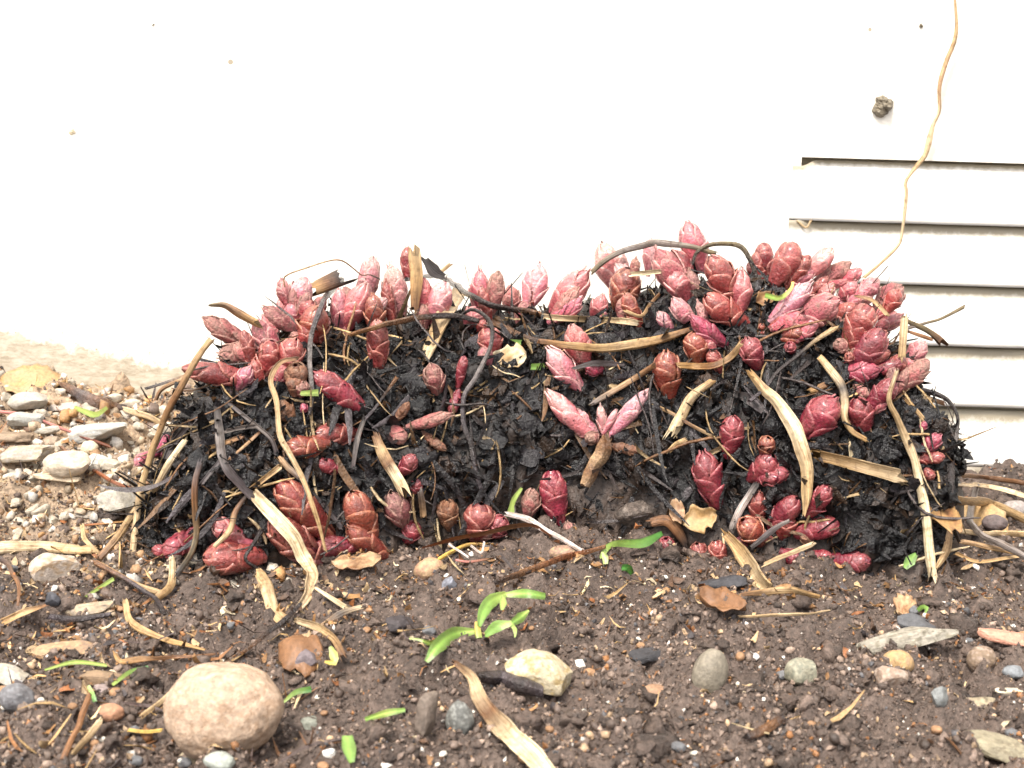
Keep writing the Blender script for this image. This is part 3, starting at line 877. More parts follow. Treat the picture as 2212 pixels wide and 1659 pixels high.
def leaf_mesh(O, A, X, Y, L, Rw, th0, s0, ll, phi, off, flare, long, thick, base_c, edge_c, seed, dust, op=0.0):
    nu, nv = 9, 8
    us = np.linspace(-1, 1, nu); vs = np.linspace(0, 1, nv)
    Ug, Vg = np.meshgrid(us, vs)
    shape = np.interp(Vg, [0, .2, .45, .7, .88, 1], [.86, 1.0, 1.0, .86, .60, .13]) * (1 - op) + np.interp(Vg, [0, .2, .45, .7, .88, 1], [.80, .96, .96, .72, .36, .05]) * op
    ang = th0 + Ug * phi * shape
    s = s0 + Vg * ll
    rad = bud_profile(np.clip(s, 0, 1), long) * Rw * (1 + off) + flare * Rw * Vg ** 2.2
    rad = rad - Rw * 0.045 * np.abs(Ug) ** 2
    rad = np.maximum(rad, Rw * 0.04)
    jit = (0.05 + 0.05 * dust) * Rw * fbm(np.stack([ang * 1.1, s * 4, np.full_like(s, seed * 3.1)], -1), 1.0, 2, 0.6, seed % 97)
    rad = rad + jit
    over = np.clip(s - 1, 0, 1)
    def pos(r):
        return (O[None, None] + BEND[None, None] * (np.clip(s, 0, 1.1) ** 2 - s)[..., None] + A[None, None] * (s * L)[..., None] + X[None, None] * (np.cos(ang) * r)[..., None] + Y[None, None] * (np.sin(ang) * r)[..., None])
    outer = pos(rad); inner = pos(np.maximum(rad - thick, Rw * 0.02))
    V = np.concatenate([outer.reshape(-1, 3), inner.reshape(-1, 3)])
    n = nu * nv
    q = (np.arange(nv - 1)[:, None] * nu + np.arange(nu - 1)[None, :]).ravel()
    f = [np.stack([q, q + 1, q + 1 + nu, q + nu], -1)]
    e = np.arange(nv - 1) * nu
    f.append(np.stack([e, e + nu, e + nu + n, e + n], -1))
    e2 = e + nu - 1
    f.append(np.stack([e2, e2 + n, e2 + nu + n, e2 + nu], -1))
    t = np.arange(nu - 1) + (nv - 1) * nu
    f.append(np.stack([t, t + 1, t + 1 + n, t + n], -1))
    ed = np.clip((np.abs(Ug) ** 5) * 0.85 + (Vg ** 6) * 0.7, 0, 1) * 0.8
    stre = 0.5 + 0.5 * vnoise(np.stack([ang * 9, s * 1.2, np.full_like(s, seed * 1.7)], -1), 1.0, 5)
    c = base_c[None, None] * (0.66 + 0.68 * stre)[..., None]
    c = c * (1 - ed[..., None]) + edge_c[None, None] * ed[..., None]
    c = c.reshape(-1, 3)
    return V, np.concatenate(f), np.concatenate([c, c * 0.9 + edge_c * 0.1])

order = sorted(range(len(SH)), key=lambda k: -SH[k][4] * (abs(SH[k][0] - SH[k][2]) + abs(SH[k][1] - SH[k][3]) + SH[k][4]))
leaf_budget = 292
sep = {}
for rank, k in enumerate(order):
    want = 5 if SH[k][4] >= 56 else (3 if SH[k][4] >= 42 else 0)
    want = min(want, leaf_budget); leaf_budget -= want
    sep[k] = want
SHV, SHF = [], []
for k, sp in enumerate(SH):
    bx, by, tx, ty, w, st = sp[:6]
    hb = hit(bx, by, crown_only=True)
    yy = by
    while hb is None and yy < 1300:
        yy += 6; hb = hit(bx, yy, crown_only=True)
    if hb is None: hb = hit(bx, by)
    db = hb[0] - 0.0018
    rw = w * db / FPX / 2 * 0.86
    lpx = math.hypot(tx - bx, ty - by) * db / FPX
    back = sp[6] if len(sp) > 6 else 0.28
    Lt = max(lpx * math.sqrt(1 + back * back), 2.5 * rw)
    dd = math.sqrt(max(0, Lt * Lt - lpx * lpx))
    dt = db - dd
    ht = hit(tx, ty, crown_only=True)
    if ht is not None and dt > ht[0] - rw * 0.8: dt = ht[0] - rw * 0.8
    tip = at(tx, ty, dt)
    base = at(bx, by, db + rw * 0.25)
    A = tip - base; L = A.length; A = A / L
    base = base - A * (L * 0.10); L *= 1.10
    long = st in 'pPkd' and L > 3.0 * rw
    X = A.cross(Vector((0.3, 1, 0.2))); X.normalize(); Y = A.cross(X)
    O_, A_, X_, Y_ = (np.array(v) for v in (base, A, X, Y))
    bd = Vector((RNG.normal() * .35, 0, 1.0)) - A * A.z
    bd = bd - A * bd.dot(A)
    BEND = np.array(bd) * L * float(RNG.uniform(0.0, 0.20))
    bc, ec = (np.array(c) for c in PAL[st])
    var = RNG.uniform(0.82, 1.2); bc = bc * var * (1 + RNG.normal(size=3) * 0.06)
    th = RNG.uniform(0, 6.28)
    spec = ([(0.10, 2, 0.46, 1.45), (0.32, 2, 0.44, 1.38), (0.50, 3, 0.40, 1.10), (0.64, 3, 0.34, 1.0)] if not long else
            [(0.06, 2, 0.50, 1.30), (0.28, 3, 0.50, 0.98), (0.44, 3, 0.48, 0.88), (0.58, 3, 0.42, 0.80)])
    if L > 4.2 * rw and not long: spec = [(0.04, 2, 0.36, 1.4), (0.24, 2, 0.36, 1.40), (0.42, 2, 0.36, 1.35), (0.56, 3, 0.36, 1.08), (0.68, 3, 0.31, 1.0)]
    op = RNG.uniform(.35, 1.0) if st in 'pPk' else RNG.uniform(0.0, .75)
    parts = []
    tiers = len(spec)
    for t, (s0, nl, ll, ph) in enumerate(spec):
        f = t / (tiers - 1)
        s0 = s0 + RNG.normal() * 0.02
        ll = min(ll * RNG.uniform(.88, 1.12) * (1 + 0.12 * op), 1.02 - s0 + 0.10 * op)
        for j in range(nl):
            a = th + t * (math.pi / 2 if nl == 2 else 1.1) + j * 2 * math.pi / nl + RNG.normal() * 0.14
            fl = (0.06 + 0.24 * op) * (1 - f * 0.75) + max(0, RNG.normal() * 0.08)
            cc = bc * RNG.uniform(.84, 1.16)
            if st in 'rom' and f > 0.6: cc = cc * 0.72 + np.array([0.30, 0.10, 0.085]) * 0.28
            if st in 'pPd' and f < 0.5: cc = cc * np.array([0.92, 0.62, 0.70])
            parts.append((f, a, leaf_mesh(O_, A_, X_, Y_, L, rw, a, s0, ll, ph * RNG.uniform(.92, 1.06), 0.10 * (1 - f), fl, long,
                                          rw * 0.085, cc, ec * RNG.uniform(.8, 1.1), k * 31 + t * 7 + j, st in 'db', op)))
    # which leaves face the viewer: those become leaves of their own
    vd = np.array((CAM - base).normalized())
    scored = []
    for idx, (f, a, m_) in enumerate(parts):
        fac = np.cos(a) * X_.dot(vd) + np.sin(a) * Y_.dot(vd)
        scored.append((fac * (1.2 - 0.7 * f) if 0.05 < f < 0.95 else fac * .6, idx))
    own = set(i for _, i in sorted(scored, reverse=True)[:sep[k]])
    # core
    ns, na = 12, 10
    sg = np.linspace(0, 0.985, ns); ag = np.linspace(0, 2 * math.pi, na, endpoint=False)
    Sg, Ag = np.meshgrid(sg, ag, indexing='ij')
    Rg = bud_profile(Sg, long) * rw * 0.90
    cv = (O_ + BEND * (Sg ** 2 - Sg)[..., None] + A_ * (Sg * L)[..., None] + X_ * (np.cos(Ag) * Rg)[..., None] + Y_ * (np.sin(Ag) * Rg)[..., None]).reshape(-1, 3)
    ii, jj = np.meshgrid(np.arange(ns - 1), np.arange(na), indexing='ij')
    cf = np.stack([ii * na + jj, ii * na + (jj + 1) % na, (ii + 1) * na + (jj + 1) % na, (ii + 1) * na + jj], -1).reshape(-1, 4)
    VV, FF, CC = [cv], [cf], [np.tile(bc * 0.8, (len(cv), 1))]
    cnt = len(cv)
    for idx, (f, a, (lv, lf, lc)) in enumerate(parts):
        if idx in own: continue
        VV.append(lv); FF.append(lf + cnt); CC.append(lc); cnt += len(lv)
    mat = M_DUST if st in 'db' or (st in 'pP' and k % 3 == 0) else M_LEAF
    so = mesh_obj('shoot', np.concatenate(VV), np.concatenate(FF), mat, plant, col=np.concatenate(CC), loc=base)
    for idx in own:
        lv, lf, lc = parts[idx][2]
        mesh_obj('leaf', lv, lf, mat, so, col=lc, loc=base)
    SHV.append(np.concatenate([cv] + [p[2][0] for p in parts]))
    _f, _c = [cf], len(cv)
    for p in parts:
        _f.append(p[2][1] + _c); _c += len(p[2][0])
    SHF.append(np.concatenate(_f))

_v, _f, _c = [], [], 0
for a, b in zip(SHV, SHF):
    _v.append(a); _f.append(b + _c); _c += len(a)
_v = np.concatenate(_v); _f = np.concatenate(_f)
shoot_bvh = BVHTree.FromPolygons([tuple(v) for v in _v], [tuple(int(k) for k in f) for f in _f])
def hit_shoot(px, py):
    d = ray(px, py); L = d.length
    loc, nrm, idx, dist = shoot_bvh.ray_cast(CAM, d / L)
    return None if loc is None else dist / L

# ------------------------------------------------------------------ stalks, twigs and blades
C = {'straw': (0.44, 0.305, 0.16), 'pale': (0.57, 0.44, 0.28), 'cream': (0.70, 0.58, 0.39), 'gold': (0.36, 0.215, 0.085), 'brown': (0.17, 0.080, 0.034), 'dark': (0.028, 0.020, 0.018),
     'chest': (0.20, 0.062, 0.020), 'grey': (0.17, 0.145, 0.135), 'purple': (0.075, 0.060, 0.064), 'white': (0.72, 0.64, 0.62), 'pink': (0.52, 0.20, 0.18), 'olive': (0.13, 0.095, 0.045),
     'green': (0.15, 0.26, 0.05), 'lime': (0.29, 0.37, 0.09), 'deep': (0.05, 0.17, 0.03), 'yellow': (0.62, 0.42, 0.10), 'rust': (0.22, 0.105, 0.045), 'tan': (0.42, 0.27, 0.15)}
def catmull(pts, n):
    pts = np.asarray(pts, float)
    if len(pts) == 2:
        t = np.linspace(0, 1, n)[:, None]
        return pts[0] * (1 - t) + pts[1] * t
    P = np.concatenate([[2 * pts[0] - pts[1]], pts, [2 * pts[-1] - pts[-2]]])
    seg = np.linalg.norm(np.diff(pts[:, :2], axis=0), axis=1); cum = np.concatenate([[0], np.cumsum(seg)])
    out = []
    for s in np.linspace(0, cum[-1], n):
        i = min(int(np.searchsorted(cum, s, side='right')) - 1, len(pts) - 2)
        t = (s - cum[i]) / max(seg[i], 1e-9)
        p0, p1, p2, p3 = P[i], P[i + 1], P[i + 2], P[i + 3]
        out.append(0.5 * ((2 * p1) + (p2 - p0) * t + (2 * p0 - 5 * p1 + 4 * p2 - p3) * t * t + (3 * p1 - p0 - 3 * p2 + p3) * t ** 3))
    return np.array(out)

def path3d(pts, mode, lift, n):
    """picture polyline laid over what lies there: 's' crown, buds and soil; 'c' crown and soil under the buds; 'a' crown and buds only, in the air elsewhere; 'w' wall; 'g' soil"""
    fine = catmull([p[:2] for p in pts], n)
    D = np.full(n, np.nan)
    for i, (x, y) in enumerate(fine):
        if mode == 'w':
            D[i] = (WALL_Y - CAM.y) / ray(x, y).y - lift
            continue
        h = hit(x, y, crown_only=(mode == 'a'), ground_only=(mode == 'g'))
        d = h[0] if h else np.nan
        if mode in 'sa':
            hs_ = hit_shoot(x, y)
            if hs_ is not None: d = hs_ if math.isnan(d) else min(d, hs_)
        D[i] = d - lift - (0.0016 if mode in 'sac' else 0.0)
    ok = ~np.isnan(D)
    if not ok.any(): D[:] = 0.55
    else: D = np.interp(np.arange(n), np.arange(n)[ok], D[ok])
    win = max(2, n // 9)
    E = np.array([D[max(0, i - win):i + win + 1].min() for i in range(n)])
    E = np.array([E[max(0, i - win):i + win + 1].mean() for i in range(n)])
    D = np.minimum(D, E + 0.0006) if mode in 'sg' else np.minimum(np.where(ok, D, E), E)
    if len(pts[0]) > 2:                                    # extra depth offsets given with the points
        off = np.interp(np.linspace(0, 1, n), np.linspace(0, 1, len(pts)), [p[2] if len(p) > 2 else 0 for p in pts])
        D = D + off
    D = np.convolve(np.pad(D, 2, mode='edge'), np.ones(5) / 5, 'valid')
    P = np.array([np.array(at(x, y, d)) for (x, y), d in zip(fine, D)])
    return P, D

def sweep(name, pts, w, cols, kind='straw', mode='s', lift=0.0012, parent=None, label=None, cat=None, group=None, mat=None, n=None, ragged=0.6, twist=0.5, seed=None, P3=None):
    seed = int(RNG.integers(1, 9999)) if seed is None else seed
    r = np.random.default_rng(seed)
    plen = sum(math.hypot(pts[i + 1][0] - pts[i][0], pts[i + 1][1] - pts[i][1]) for i in range(len(pts) - 1))
    n = n or int(np.clip(plen / 7, 7, 44))
    P, D = path3d(pts, mode, lift, n)
    # natural small crookedness
    P = P + 0.0005 * np.stack([vnoise(P + 7.1 * k, 90, seed % 89 + k) for k in range(3)], -1) * (1 if kind != 'blade' else 0.4)
    ws = np.atleast_1d(np.asarray(w, float)) * 1.0
    W = np.interp(np.linspace(0, 1, n), np.linspace(0, 1, len(ws)), ws) * D / FPX / 2
    W = W * (1 + 0.10 * vnoise(np.stack([np.linspace(0, plen / 30, n), np.zeros(n), np.full(n, seed)], -1), 1.0, 3))
    T = np.gradient(P, axis=0); T /= np.linalg.norm(T, axis=1, keepdims=True) + 1e-12
    view = np.array(CAM)[None] - P; view /= np.linalg.norm(view, axis=1, keepdims=True)
    Bn = np.cross(T, view); Bn /= np.linalg.norm(Bn, axis=1, keepdims=True) + 1e-12
    Nn = np.cross(Bn, T)
    a0 = r.normal() * (0.35 if mat is None or mat.name != 'green_leaf' else 0.12); tw = r.normal() * twist
    ang = a0 + tw * np.linspace(-0.5, 0.5, n)
    B2 = Bn * np.cos(ang)[:, None] + Nn * np.sin(ang)[:, None]; N2 = Nn * np.cos(ang)[:, None] - Bn * np.sin(ang)[:, None]
    if kind == 'straw':          # split, hollow stalk: a crescent with ridges
        th = np.radians([-88, -62, -36, -12, 12, 36, 62, 88])
        rid = 1 + r.uniform(-0.09, 0.09, 8)
        sx = np.concatenate([np.sin(th) * rid, np.sin(th[::-1]) * 0.80]); flip = 1 if r.random() < 0.72 else -1
        sy = np.concatenate([np.cos(th) * rid * 0.62, np.cos(th[::-1]) * 0.40]) * flip - 0.3 * flip
        if flip < 0: sx = sx[::-1]; sy = sy[::-1]
    elif kind == 'round':
        th = np.linspace(0, 2 * math.pi, 9)[:-1]
        rid = 1 + r.uniform(-0.10, 0.10, 8)
        sx, sy = np.sin(th) * rid, np.cos(th) * rid * 0.9
    else:                        # thin folded blade
        sx = np.array([-1, -0.5, 0, 0.5, 1, 0.5, 0, -0.5]); fold = 0.20 if mat is not None and mat.name == 'green_leaf' else 0.30
        sy = np.array([fold, fold * 0.5 + 0.05, 0.06, fold * 0.5 + 0.05, fold, fold * 0.5 - 0.06, -0.08, fold * 0.5 - 0.06])
    k = len(sx)
    V = P[:, None, :] + B2[:, None, :] * (sx[None] * W[:, None])[..., None] + N2[:, None, :] * (sy[None] * W[:, None])[..., None]
    if ragged:
        for e, sg in ((0, -1), (n - 1, 1)):
            V[e] += T[e][None] * (sg * r.uniform(-0.6, 1.0, k) ** 3 * W[e] * ragged * 4.0)[:, None]
    base = np.arange(n - 1)[:, None] * k
    j = np.arange(k)[None]
    j2 = (j + 1) % k
    Fq = np.stack([base + j, base + j2, base + k + j2, base + k + j], -1).reshape(-1, 4)
    Fl = [tuple(int(q) for q in f) for f in Fq] + [tuple(range(k - 1, -1, -1)), tuple((n - 1) * k + q for q in range(k))]
    cs = np.array([C[c] for c in (cols if isinstance(cols, (list, tuple)) else [cols])], float)
    cc = np.stack([np.interp(np.linspace(0, 1, n), np.linspace(0, 1, len(cs)), cs[:, q]) for q in range(3)], -1)
    st = r.uniform(0.60, 1.22, k)[None, :, None] * (1 + 0.18 * vnoise(np.stack([np.repeat(np.linspace(0, plen / 25, n)[:, None], k, 1), np.repeat(np.arange(k)[None] * 3.3, n, 0), np.full((n, k), seed)], -1), 1.0, 8))[..., None]
    if mat is not None and mat.name == 'green_leaf' and kind == 'blade':
        st = st * np.array([.82, 1.0, 1.5, 1.0, .82, .9, 1.2, .9])[None, :, None] * 0.95
    colv = (cc[:, None, :] * st).reshape(-1, 3)
    org = P[np.argmin(P[:, 2])]
    su = np.repeat(np.concatenate([[0], np.cumsum(np.linalg.norm(np.diff(P, axis=0), axis=1))])[:, None] * 1000 * 0.10, k, 1) + seed
    sv = (sx[None] * W[:, None] * 1000 * 2.6)
    o = mesh_obj(name, V.reshape(-1, 3), Fl, mat or M_STRAW, parent, col=colv, loc=org, sharp=0.7, extra={'su': su.ravel(), 'sv': sv.ravel()})
    if label: tag(o, label, cat, group)
    return o

ST = [  # name, label, category, points, width, colours, kind, mode, lift
 ('dry_stalk', 'long straw stalk leaning down from a pointed bud past the pale gravel', 'stalk', [(458,733),(440,757),(395,830),(365,880),(345,930),(318,1010),(300,1080),(288,1180),(278,1250),(274,1310)], 14, ['straw','brown','straw','pale','straw'], 'straw', 'a', .004),
 ('dry_stalk', 'curved golden straw lying on bark crumbs with its thin end towards a speckled boulder', 'stalk', [(270,1300),(283,1345),(330,1371),(378,1387),(441,1402)], [16,16,12,5], ['straw','gold'], 'straw', 's', .0015),
 ('dry_stalk', 'thick straw crossing the long leaning stalk, pale above and dark below', 'stalk', [(398,955),(354,1021),(336,1051),(292,1104),(250,1166),(217,1206)], [12,15,15,13], ['cream','pale','straw','brown'], 'straw', 's', .006),
 ('dry_stalk', 'brown straw angled from a kinked node down to a gold tuft', 'stalk', [(204,1214),(250,1239),(302,1268),(350,1281)], 12, ['brown','straw'], 'straw', 's', .002),
 ('dark_stem', 'purplish dark stem trailing over the brown straw onto bark crumbs', 'stem', [(210,1218),(254,1243),(302,1270),(341,1297),(356,1330)], 11, ['brown','purple','dark'], 'round', 's', .004),
 ('dry_stalk', 'flat pale double straw lying across the gravel beside a pinkish grey rock', 'stalk', [(-20,1185),(60,1181),(198,1184)], [26,25,18], ['cream','pale','straw'], 'straw', 's', .002),
 ('dry_stalk', 'short bent straw standing at the end of the flat double straw', 'stalk', [(175,1133),(183,1162),(214,1195)], 10, 'straw', 'straw', 's', .003),
 ('dry_stalk', 'short orange brown straw lying level above the flat double straw', 'stalk', [(182,1134),(230,1130),(272,1126)], 9, ['chest','gold'], 'straw', 's', .002),
 ('dark_stem', 'grey brown stem hanging in front of the purplish bud at the crown foot', 'stem', [(434,1000),(424,1041),(423,1104),(423,1156),(413,1198),(388,1239)], 14, ['purple','brown','olive','dark'], 'straw', 's', .003),
 ('dry_stalk', 'short gold straw tuft standing below the purplish bud', 'stalk', [(373,1212),(369,1265),(340,1293)], [14,17,17], ['pale','straw','gold'], 'straw', 's', .002),
 ('dry_stalk', 'thin straw looping from the red buds down across two glossy rosettes', 'stalk', [(642,776),(609,782),(590,807),(586,832),(598,866),(605,936),(621,970),(646,1016),(663,1051),(677,1090),(702,1185)], [10,12,12,14,13,12,8], ['brown','straw','pale','straw','straw'], 'straw', 's', .0015),
 ('dark_stem', 'flat slate grey dead stem running down to a broad cream blade', 'stem', [(467,878),(473,926),(480,978),(492,1011),(517,1041),(546,1070)], [14,20,21,20], ['dark','grey','purple','purple'], 'straw', 's', .002),
 ('dry_stalk', 'broad cream dead blade curling down over red buds onto the soil', 'stalk', [(546,1066),(590,1112),(632,1156),(652,1198),(669,1229),(669,1270),(642,1312)], [22,31,33,30,27,26,18], ['pale','cream','cream','pale','pale'], 'straw', 's', .003),
 ('dry_stalk', 'tan dead blade arched over the soil beneath the cream curled blade', 'stalk', [(565,1239),(580,1281),(593,1320),(610,1338)], [26,31,32,26], ['straw','pale','straw'], 'straw', 's', .002),
 ('dry_stalk', 'tan straw curving over a rusty flake to its tip in the soil', 'stalk', [(648,1342),(688,1354),(721,1380),(742,1415)], 16, ['pale','straw','brown'], 'straw', 's', .003),
 ('dry_stalk', 'thin cream straw sloping from the curled cream blade to a grey splinter', 'stalk', [(679,1270),(716,1295),(746,1313)], 11, 'cream', 'straw', 's', .002),
 ('twig', 'dark rotten twig crossing the tan arched blade', 'twig', [(652,1303),(631,1324),(607,1345),(567,1376),(532,1404),(503,1418)], [9,12,10,6], ['dark','dark','brown'], 'round', 's', .003),
 ('dry_stalk', 'frayed grey splinter of stalk lying on soil below the thin cream straw', 'stalk', [(777,1312),(733,1324),(692,1350)], [12,16,8], ['pale','grey','tan'], 'straw', 's', .002),
 ('dry_stalk', 'broken brown straw stub jutting out above a dusty pointed bud', 'stalk', [(456,660),(485,660),(512,675),(550,698)], [7,14,20,20], ['olive','brown','gold'], 'straw', 'a', .001),
 ('dry_stalk', 'short split gold stem stub at the top of a grey bent stem', 'stalk', [(680,619),(704,611),(732,602)], 34, ['gold','brown','dark'], 'straw', 'a', .002),
 ('dark_stem', 'grey bent stem hanging from the split gold stub down over red buds', 'stem', [(735,607),(700,648),(683,690),(670,732),(666,773),(669,811),(673,853),(669,895)], [16,13,12,11,8], ['dark','purple','grey','grey','dark'], 'round', 's', .002),
 ('twig', 'hair thin brown stem arching in the air above pale pink buds', 'twig', [(616,620),(616,597),(658,580),(712,563),(737,563),(762,580),(783,594),(800,592),(822,602)], 3.2, ['brown','straw','brown','dark'], 'round', 'a', .002),
 ('dry_stalk', 'upright broken gold straw standing between two pink buds', 'stalk', [(897,555),(899,596),(895,665)], [28,27,16], ['straw','gold','brown'], 'straw', 'a', .003),
 ('dead_leaf', 'shrivelled black leaf scrap beside the upright gold straw', 'leaf', [(920,560),(941,588),(960,598)], [14,28,12], 'dark', 'blade', 'a', .001),
 ('dry_stalk', 'tiny straw splinter poking out behind the shrivelled black scrap', 'stalk', [(947,590),(972,571)], 8, 'straw', 'straw', 'a', .001),
 ('dark_stem', 'dark stem arching over pink bud tips from the upright gold straw', 'stem', [(876,602),(936,596),(968,605),(999,626),(1030,646),(1061,661),(1103,669),(1145,674),(1180,684)], [10,12,13,14,14,12], ['grey','grey','dark','dark','brown'], 'round', 's', .002),
 ('dry_stalk', 'thin pale straw lying level over the crown in line with the dark arching stem', 'stalk', [(1174,684),(1235,690),(1319,692),(1378,698)], 13, ['pale','straw','cream'], 'straw', 's', .0015),
 ('dry_stalk', 'flat gold straw slat slanting down the crown in front of a pink bud', 'stalk', [(994,628),(957,690),(916,776)], [30,34,33], ['straw','pale','straw','cream'], 'straw', 's', .001),
 ('twig', 'brown twig lying in a low arch across the flat gold slat', 'twig', [(757,723),(811,709),(874,690),(936,683),(989,684),(1034,692)], [9,12,14,13,11], ['brown','brown','dark','dark'], 'round', 's', .003),
 ('dark_stem', 'looped grey stem dropping from the brown twig down the black crown', 'stem', [(999,682),(1020,669),(1041,676),(1059,692),(1064,717),(1057,759),(1028,818),(1003,857),(1000,916),(1016,957),(1024,999),(1040,1053)], [8,9,10,11,11,12,9], ['dark','dark','grey','purple','dark','purple'], 'round', 's', .0015),
 ('dark_stem', 'rough brown stem lying between the looped grey stem and a gold curved straw', 'stem', [(1066,698),(1113,719),(1145,734),(1180,744)], 13, ['brown','dark'], 'round', 's', .002),
 ('dry_stalk', 'long curved gold straw with dark grooves sagging under the crown top', 'stalk', [(1169,738),(1235,748),(1319,750),(1402,738),(1464,721),(1490,712)], [12,20,23,21,12], ['brown','gold','straw','gold','brown'], 'straw', 's', .002),
 ('dry_stalk', 'grey brown stalk arching high over the pale buds', 'stalk', [(1279,588),(1308,561),(1350,540),(1402,526),(1444,526),(1496,532),(1540,545)], [11,13,14,13,12], ['olive','grey','grey','olive'], 'round', 'a', .002),
 ('dark_stem', 'thin dark stem hooping down beside a pair of red buds', 'stem', [(1496,570),(1506,544),(1537,528),(1579,528),(1600,536),(1613,553),(1626,578),(1632,595)], [6,9,10,9], ['dark','olive','dark'], 'round', 'a', .003),
 ('dry_stalk', 'short cream straw bridging two pink buds under the high grey arch', 'stalk', [(1366,592),(1427,587)], 11, 'cream', 'straw', 'a', .001),
 ('twig', 'bent brown twiglet standing on black litter below the orange brown bud', 'twig', [(1423,636),(1402,661),(1383,684),(1350,673)], 8, ['brown','straw'], 'round', 's', .003),
 ('dry_stalk', 'straight tan stick pointing down to the pink forked shoot', 'stalk', [(1408,795),(1344,832),(1284,869)], 13, ['brown','tan','grey'], 'straw', 's', .003),
 ('dry_stalk', 'frayed straw fragment hanging on the crown below an orange brown bud', 'stalk', [(1538,824),(1494,859),(1474,895),(1453,934)], [12,20,23,22], ['gold','pale','straw','cream'], 'straw', 's', .002),
 ('dry_stalk', 'small folded straw scrap under the frayed straw fragment', 'stalk', [(1480,949),(1460,958),(1444,974)], 11, 'straw', 'straw', 's', .002),
 ('dry_stalk', 'thin straw slanting behind the frayed straw fragment to a burgundy bud', 'stalk', [(1413,874),(1453,893),(1490,916),(1545,945)], 8, ['straw','brown','straw'], 'straw', 's', .0008),
 ('dry_stalk', 'brown straw curving under a small ribbed bud to a round burgundy one', 'stalk', [(1468,790),(1527,790),(1569,774),(1600,744)], 14, ['gold','brown','straw'], 'straw', 's', .001),
 ('dry_stalk', 'broad pale straw blade bowing down between burgundy buds', 'stalk', [(1620,806),(1648,843),(1675,866),(1698,899),(1719,937),(1731,974),(1742,1020),(1742,1072),(1738,1108)], [16,24,28,33,36,34,30,22,8], ['gold','pale','cream','pale','straw','straw'], 'straw', 's', .004),
 ('dark_stem', 'thin dark stem slanting across the top of the broad pale blade', 'stem', [(1799,711),(1763,736),(1722,769),(1680,803),(1654,836),(1620,866)], [14,9,8,8,9], ['straw','dark','dark','purple'], 'round', 's', .004),
 ('dry_stalk', 'split straw with a black node hanging between two burgundy buds', 'stalk', [(1771,772),(1798,803),(1817,832),(1823,866),(1823,899),(1840,930),(1866,946)], [15,17,19,19,16,12,10], ['straw','pale','dark','pale','straw','gold'], 'straw', 's', .003),
 ('dry_stalk', 'stubby cream splinter dangling below the node straw', 'stalk', [(1834,955),(1841,990)], 9, 'cream', 'straw', 's', .002),
 ('dry_stalk', 'thick broken straw tube lying level with a dark hollow end', 'stalk', [(1772,982),(1852,1005),(1942,1028)], [24,30,32], ['gold','straw','pale'], 'straw', 's', .004),
 ('dry_stalk', 'short upright straw beside outermost pink buds near the vent', 'stalk', [(1955,686),(1951,721),(1947,766)], 16, ['pale','straw'], 'straw', 'a', .002),
 ('dry_stalk', 'long pale straw descending from the outer buds to the soil', 'stalk', [(1938,800),(1921,861),(1942,907),(1972,984),(1984,1036),(1997,1099),(2005,1172),(2013,1246)], [9,12,16,18,19,20,21,22], ['pale','straw','pale','cream','cream','cream'], 'straw', 'a', .003),
 ('dry_stalk', 'olive brown stalk poking out of the buds in front of the vent', 'stalk', [(1956,690),(1993,708),(2018,726),(2033,740)], [12,13,15,17], ['olive','olive','brown'], 'round', 'a', .001),
 ('dry_stalk', 'orange brown strip under the olive stalk by the vent', 'stalk', [(1963,714),(2010,732)], 9, 'rust', 'straw', 'a', .0005),
 ('twig', 'bare grey twig tip sticking out over a vent slat', 'twig', [(1958,712),(2001,700),(2035,690),(2081,664)], [7,6,7,9], ['grey','olive','olive'], 'round', 'a', .0),
 ('dry_stalk', 'arched brown straw resting between dusty outer buds', 'stalk', [(1853,638),(1888,648),(1917,678)], 12, ['brown','straw'], 'straw', 's', .001),
 ('dark_stem', 'hooked dark stem curling over the crown edge against the vent', 'stem', [(1988,842),(2026,851),(2051,864),(2068,891),(2071,916),(2066,950)], [14,13,11,9,9,8], ['purple','dark','dark','grey'], 'round', 'a', .001),
 ('dry_stalk', 'short straw tucked under the hooked dark stem', 'stalk', [(1988,855),(2033,870)], 12, ['pale','rust'], 'straw', 'a', .001),
 ('dry_stalk', 'small double straw lying on the black crown inside the hooked stem', 'stalk', [(1956,866),(1994,905)], 10, ['gold','straw'], 'straw', 's', .0012),
 ('dark_stem', 'black wet stem hanging down beside the straw bundle', 'stem', [(2052,1005),(2055,1067),(2057,1130),(2070,1168)], [22,16,17,8], 'dark', 'round', 'a', .0),
 ('dry_stalk', 'tan blade leaning below the black wet stem', 'stalk', [(2053,1147),(2043,1188),(2024,1224)], [14,18,10], ['tan','straw'], 'straw', 's', .002),
 ('dry_stalk', 'brown straw at the top of the straw bundle by the wall', 'stalk', [(2068,1026),(2140,1033),(2260,1055)], 12, ['rust','brown'], 'straw', 's', .004),
 ('dry_stalk', 'pale straw second from the top of the straw bundle by the wall', 'stalk', [(2066,1046),(2140,1053),(2260,1084)], 12, ['straw','cream','pale'], 'straw', 's', .004),
 ('dry_stalk', 'broad ribbed straw bowing across the middle of the straw bundle', 'stalk', [(2066,1082),(2126,1086),(2180,1106),(2260,1142)], 20, ['gold','straw','straw'], 'straw', 's', .004),
 ('dry_stalk', 'thin pale straw lying level in the straw bundle behind the grey twig', 'stalk', [(2074,1148),(2140,1152),(2260,1152)], 12, ['pale','straw'], 'straw', 's', .002),
 ('dry_stalk', 'rounded gold straw curving at the bottom of the straw bundle', 'stalk', [(2064,1195),(2116,1213),(2199,1202)], 9, ['gold','straw'], 'straw', 's', .002),
 ('dry_stalk', 'short straw slanting inside the bottom of the straw bundle', 'stalk', [(2080,1172),(2130,1180),(2190,1192)], 11, ['tan','gold'], 'straw', 's', .003),
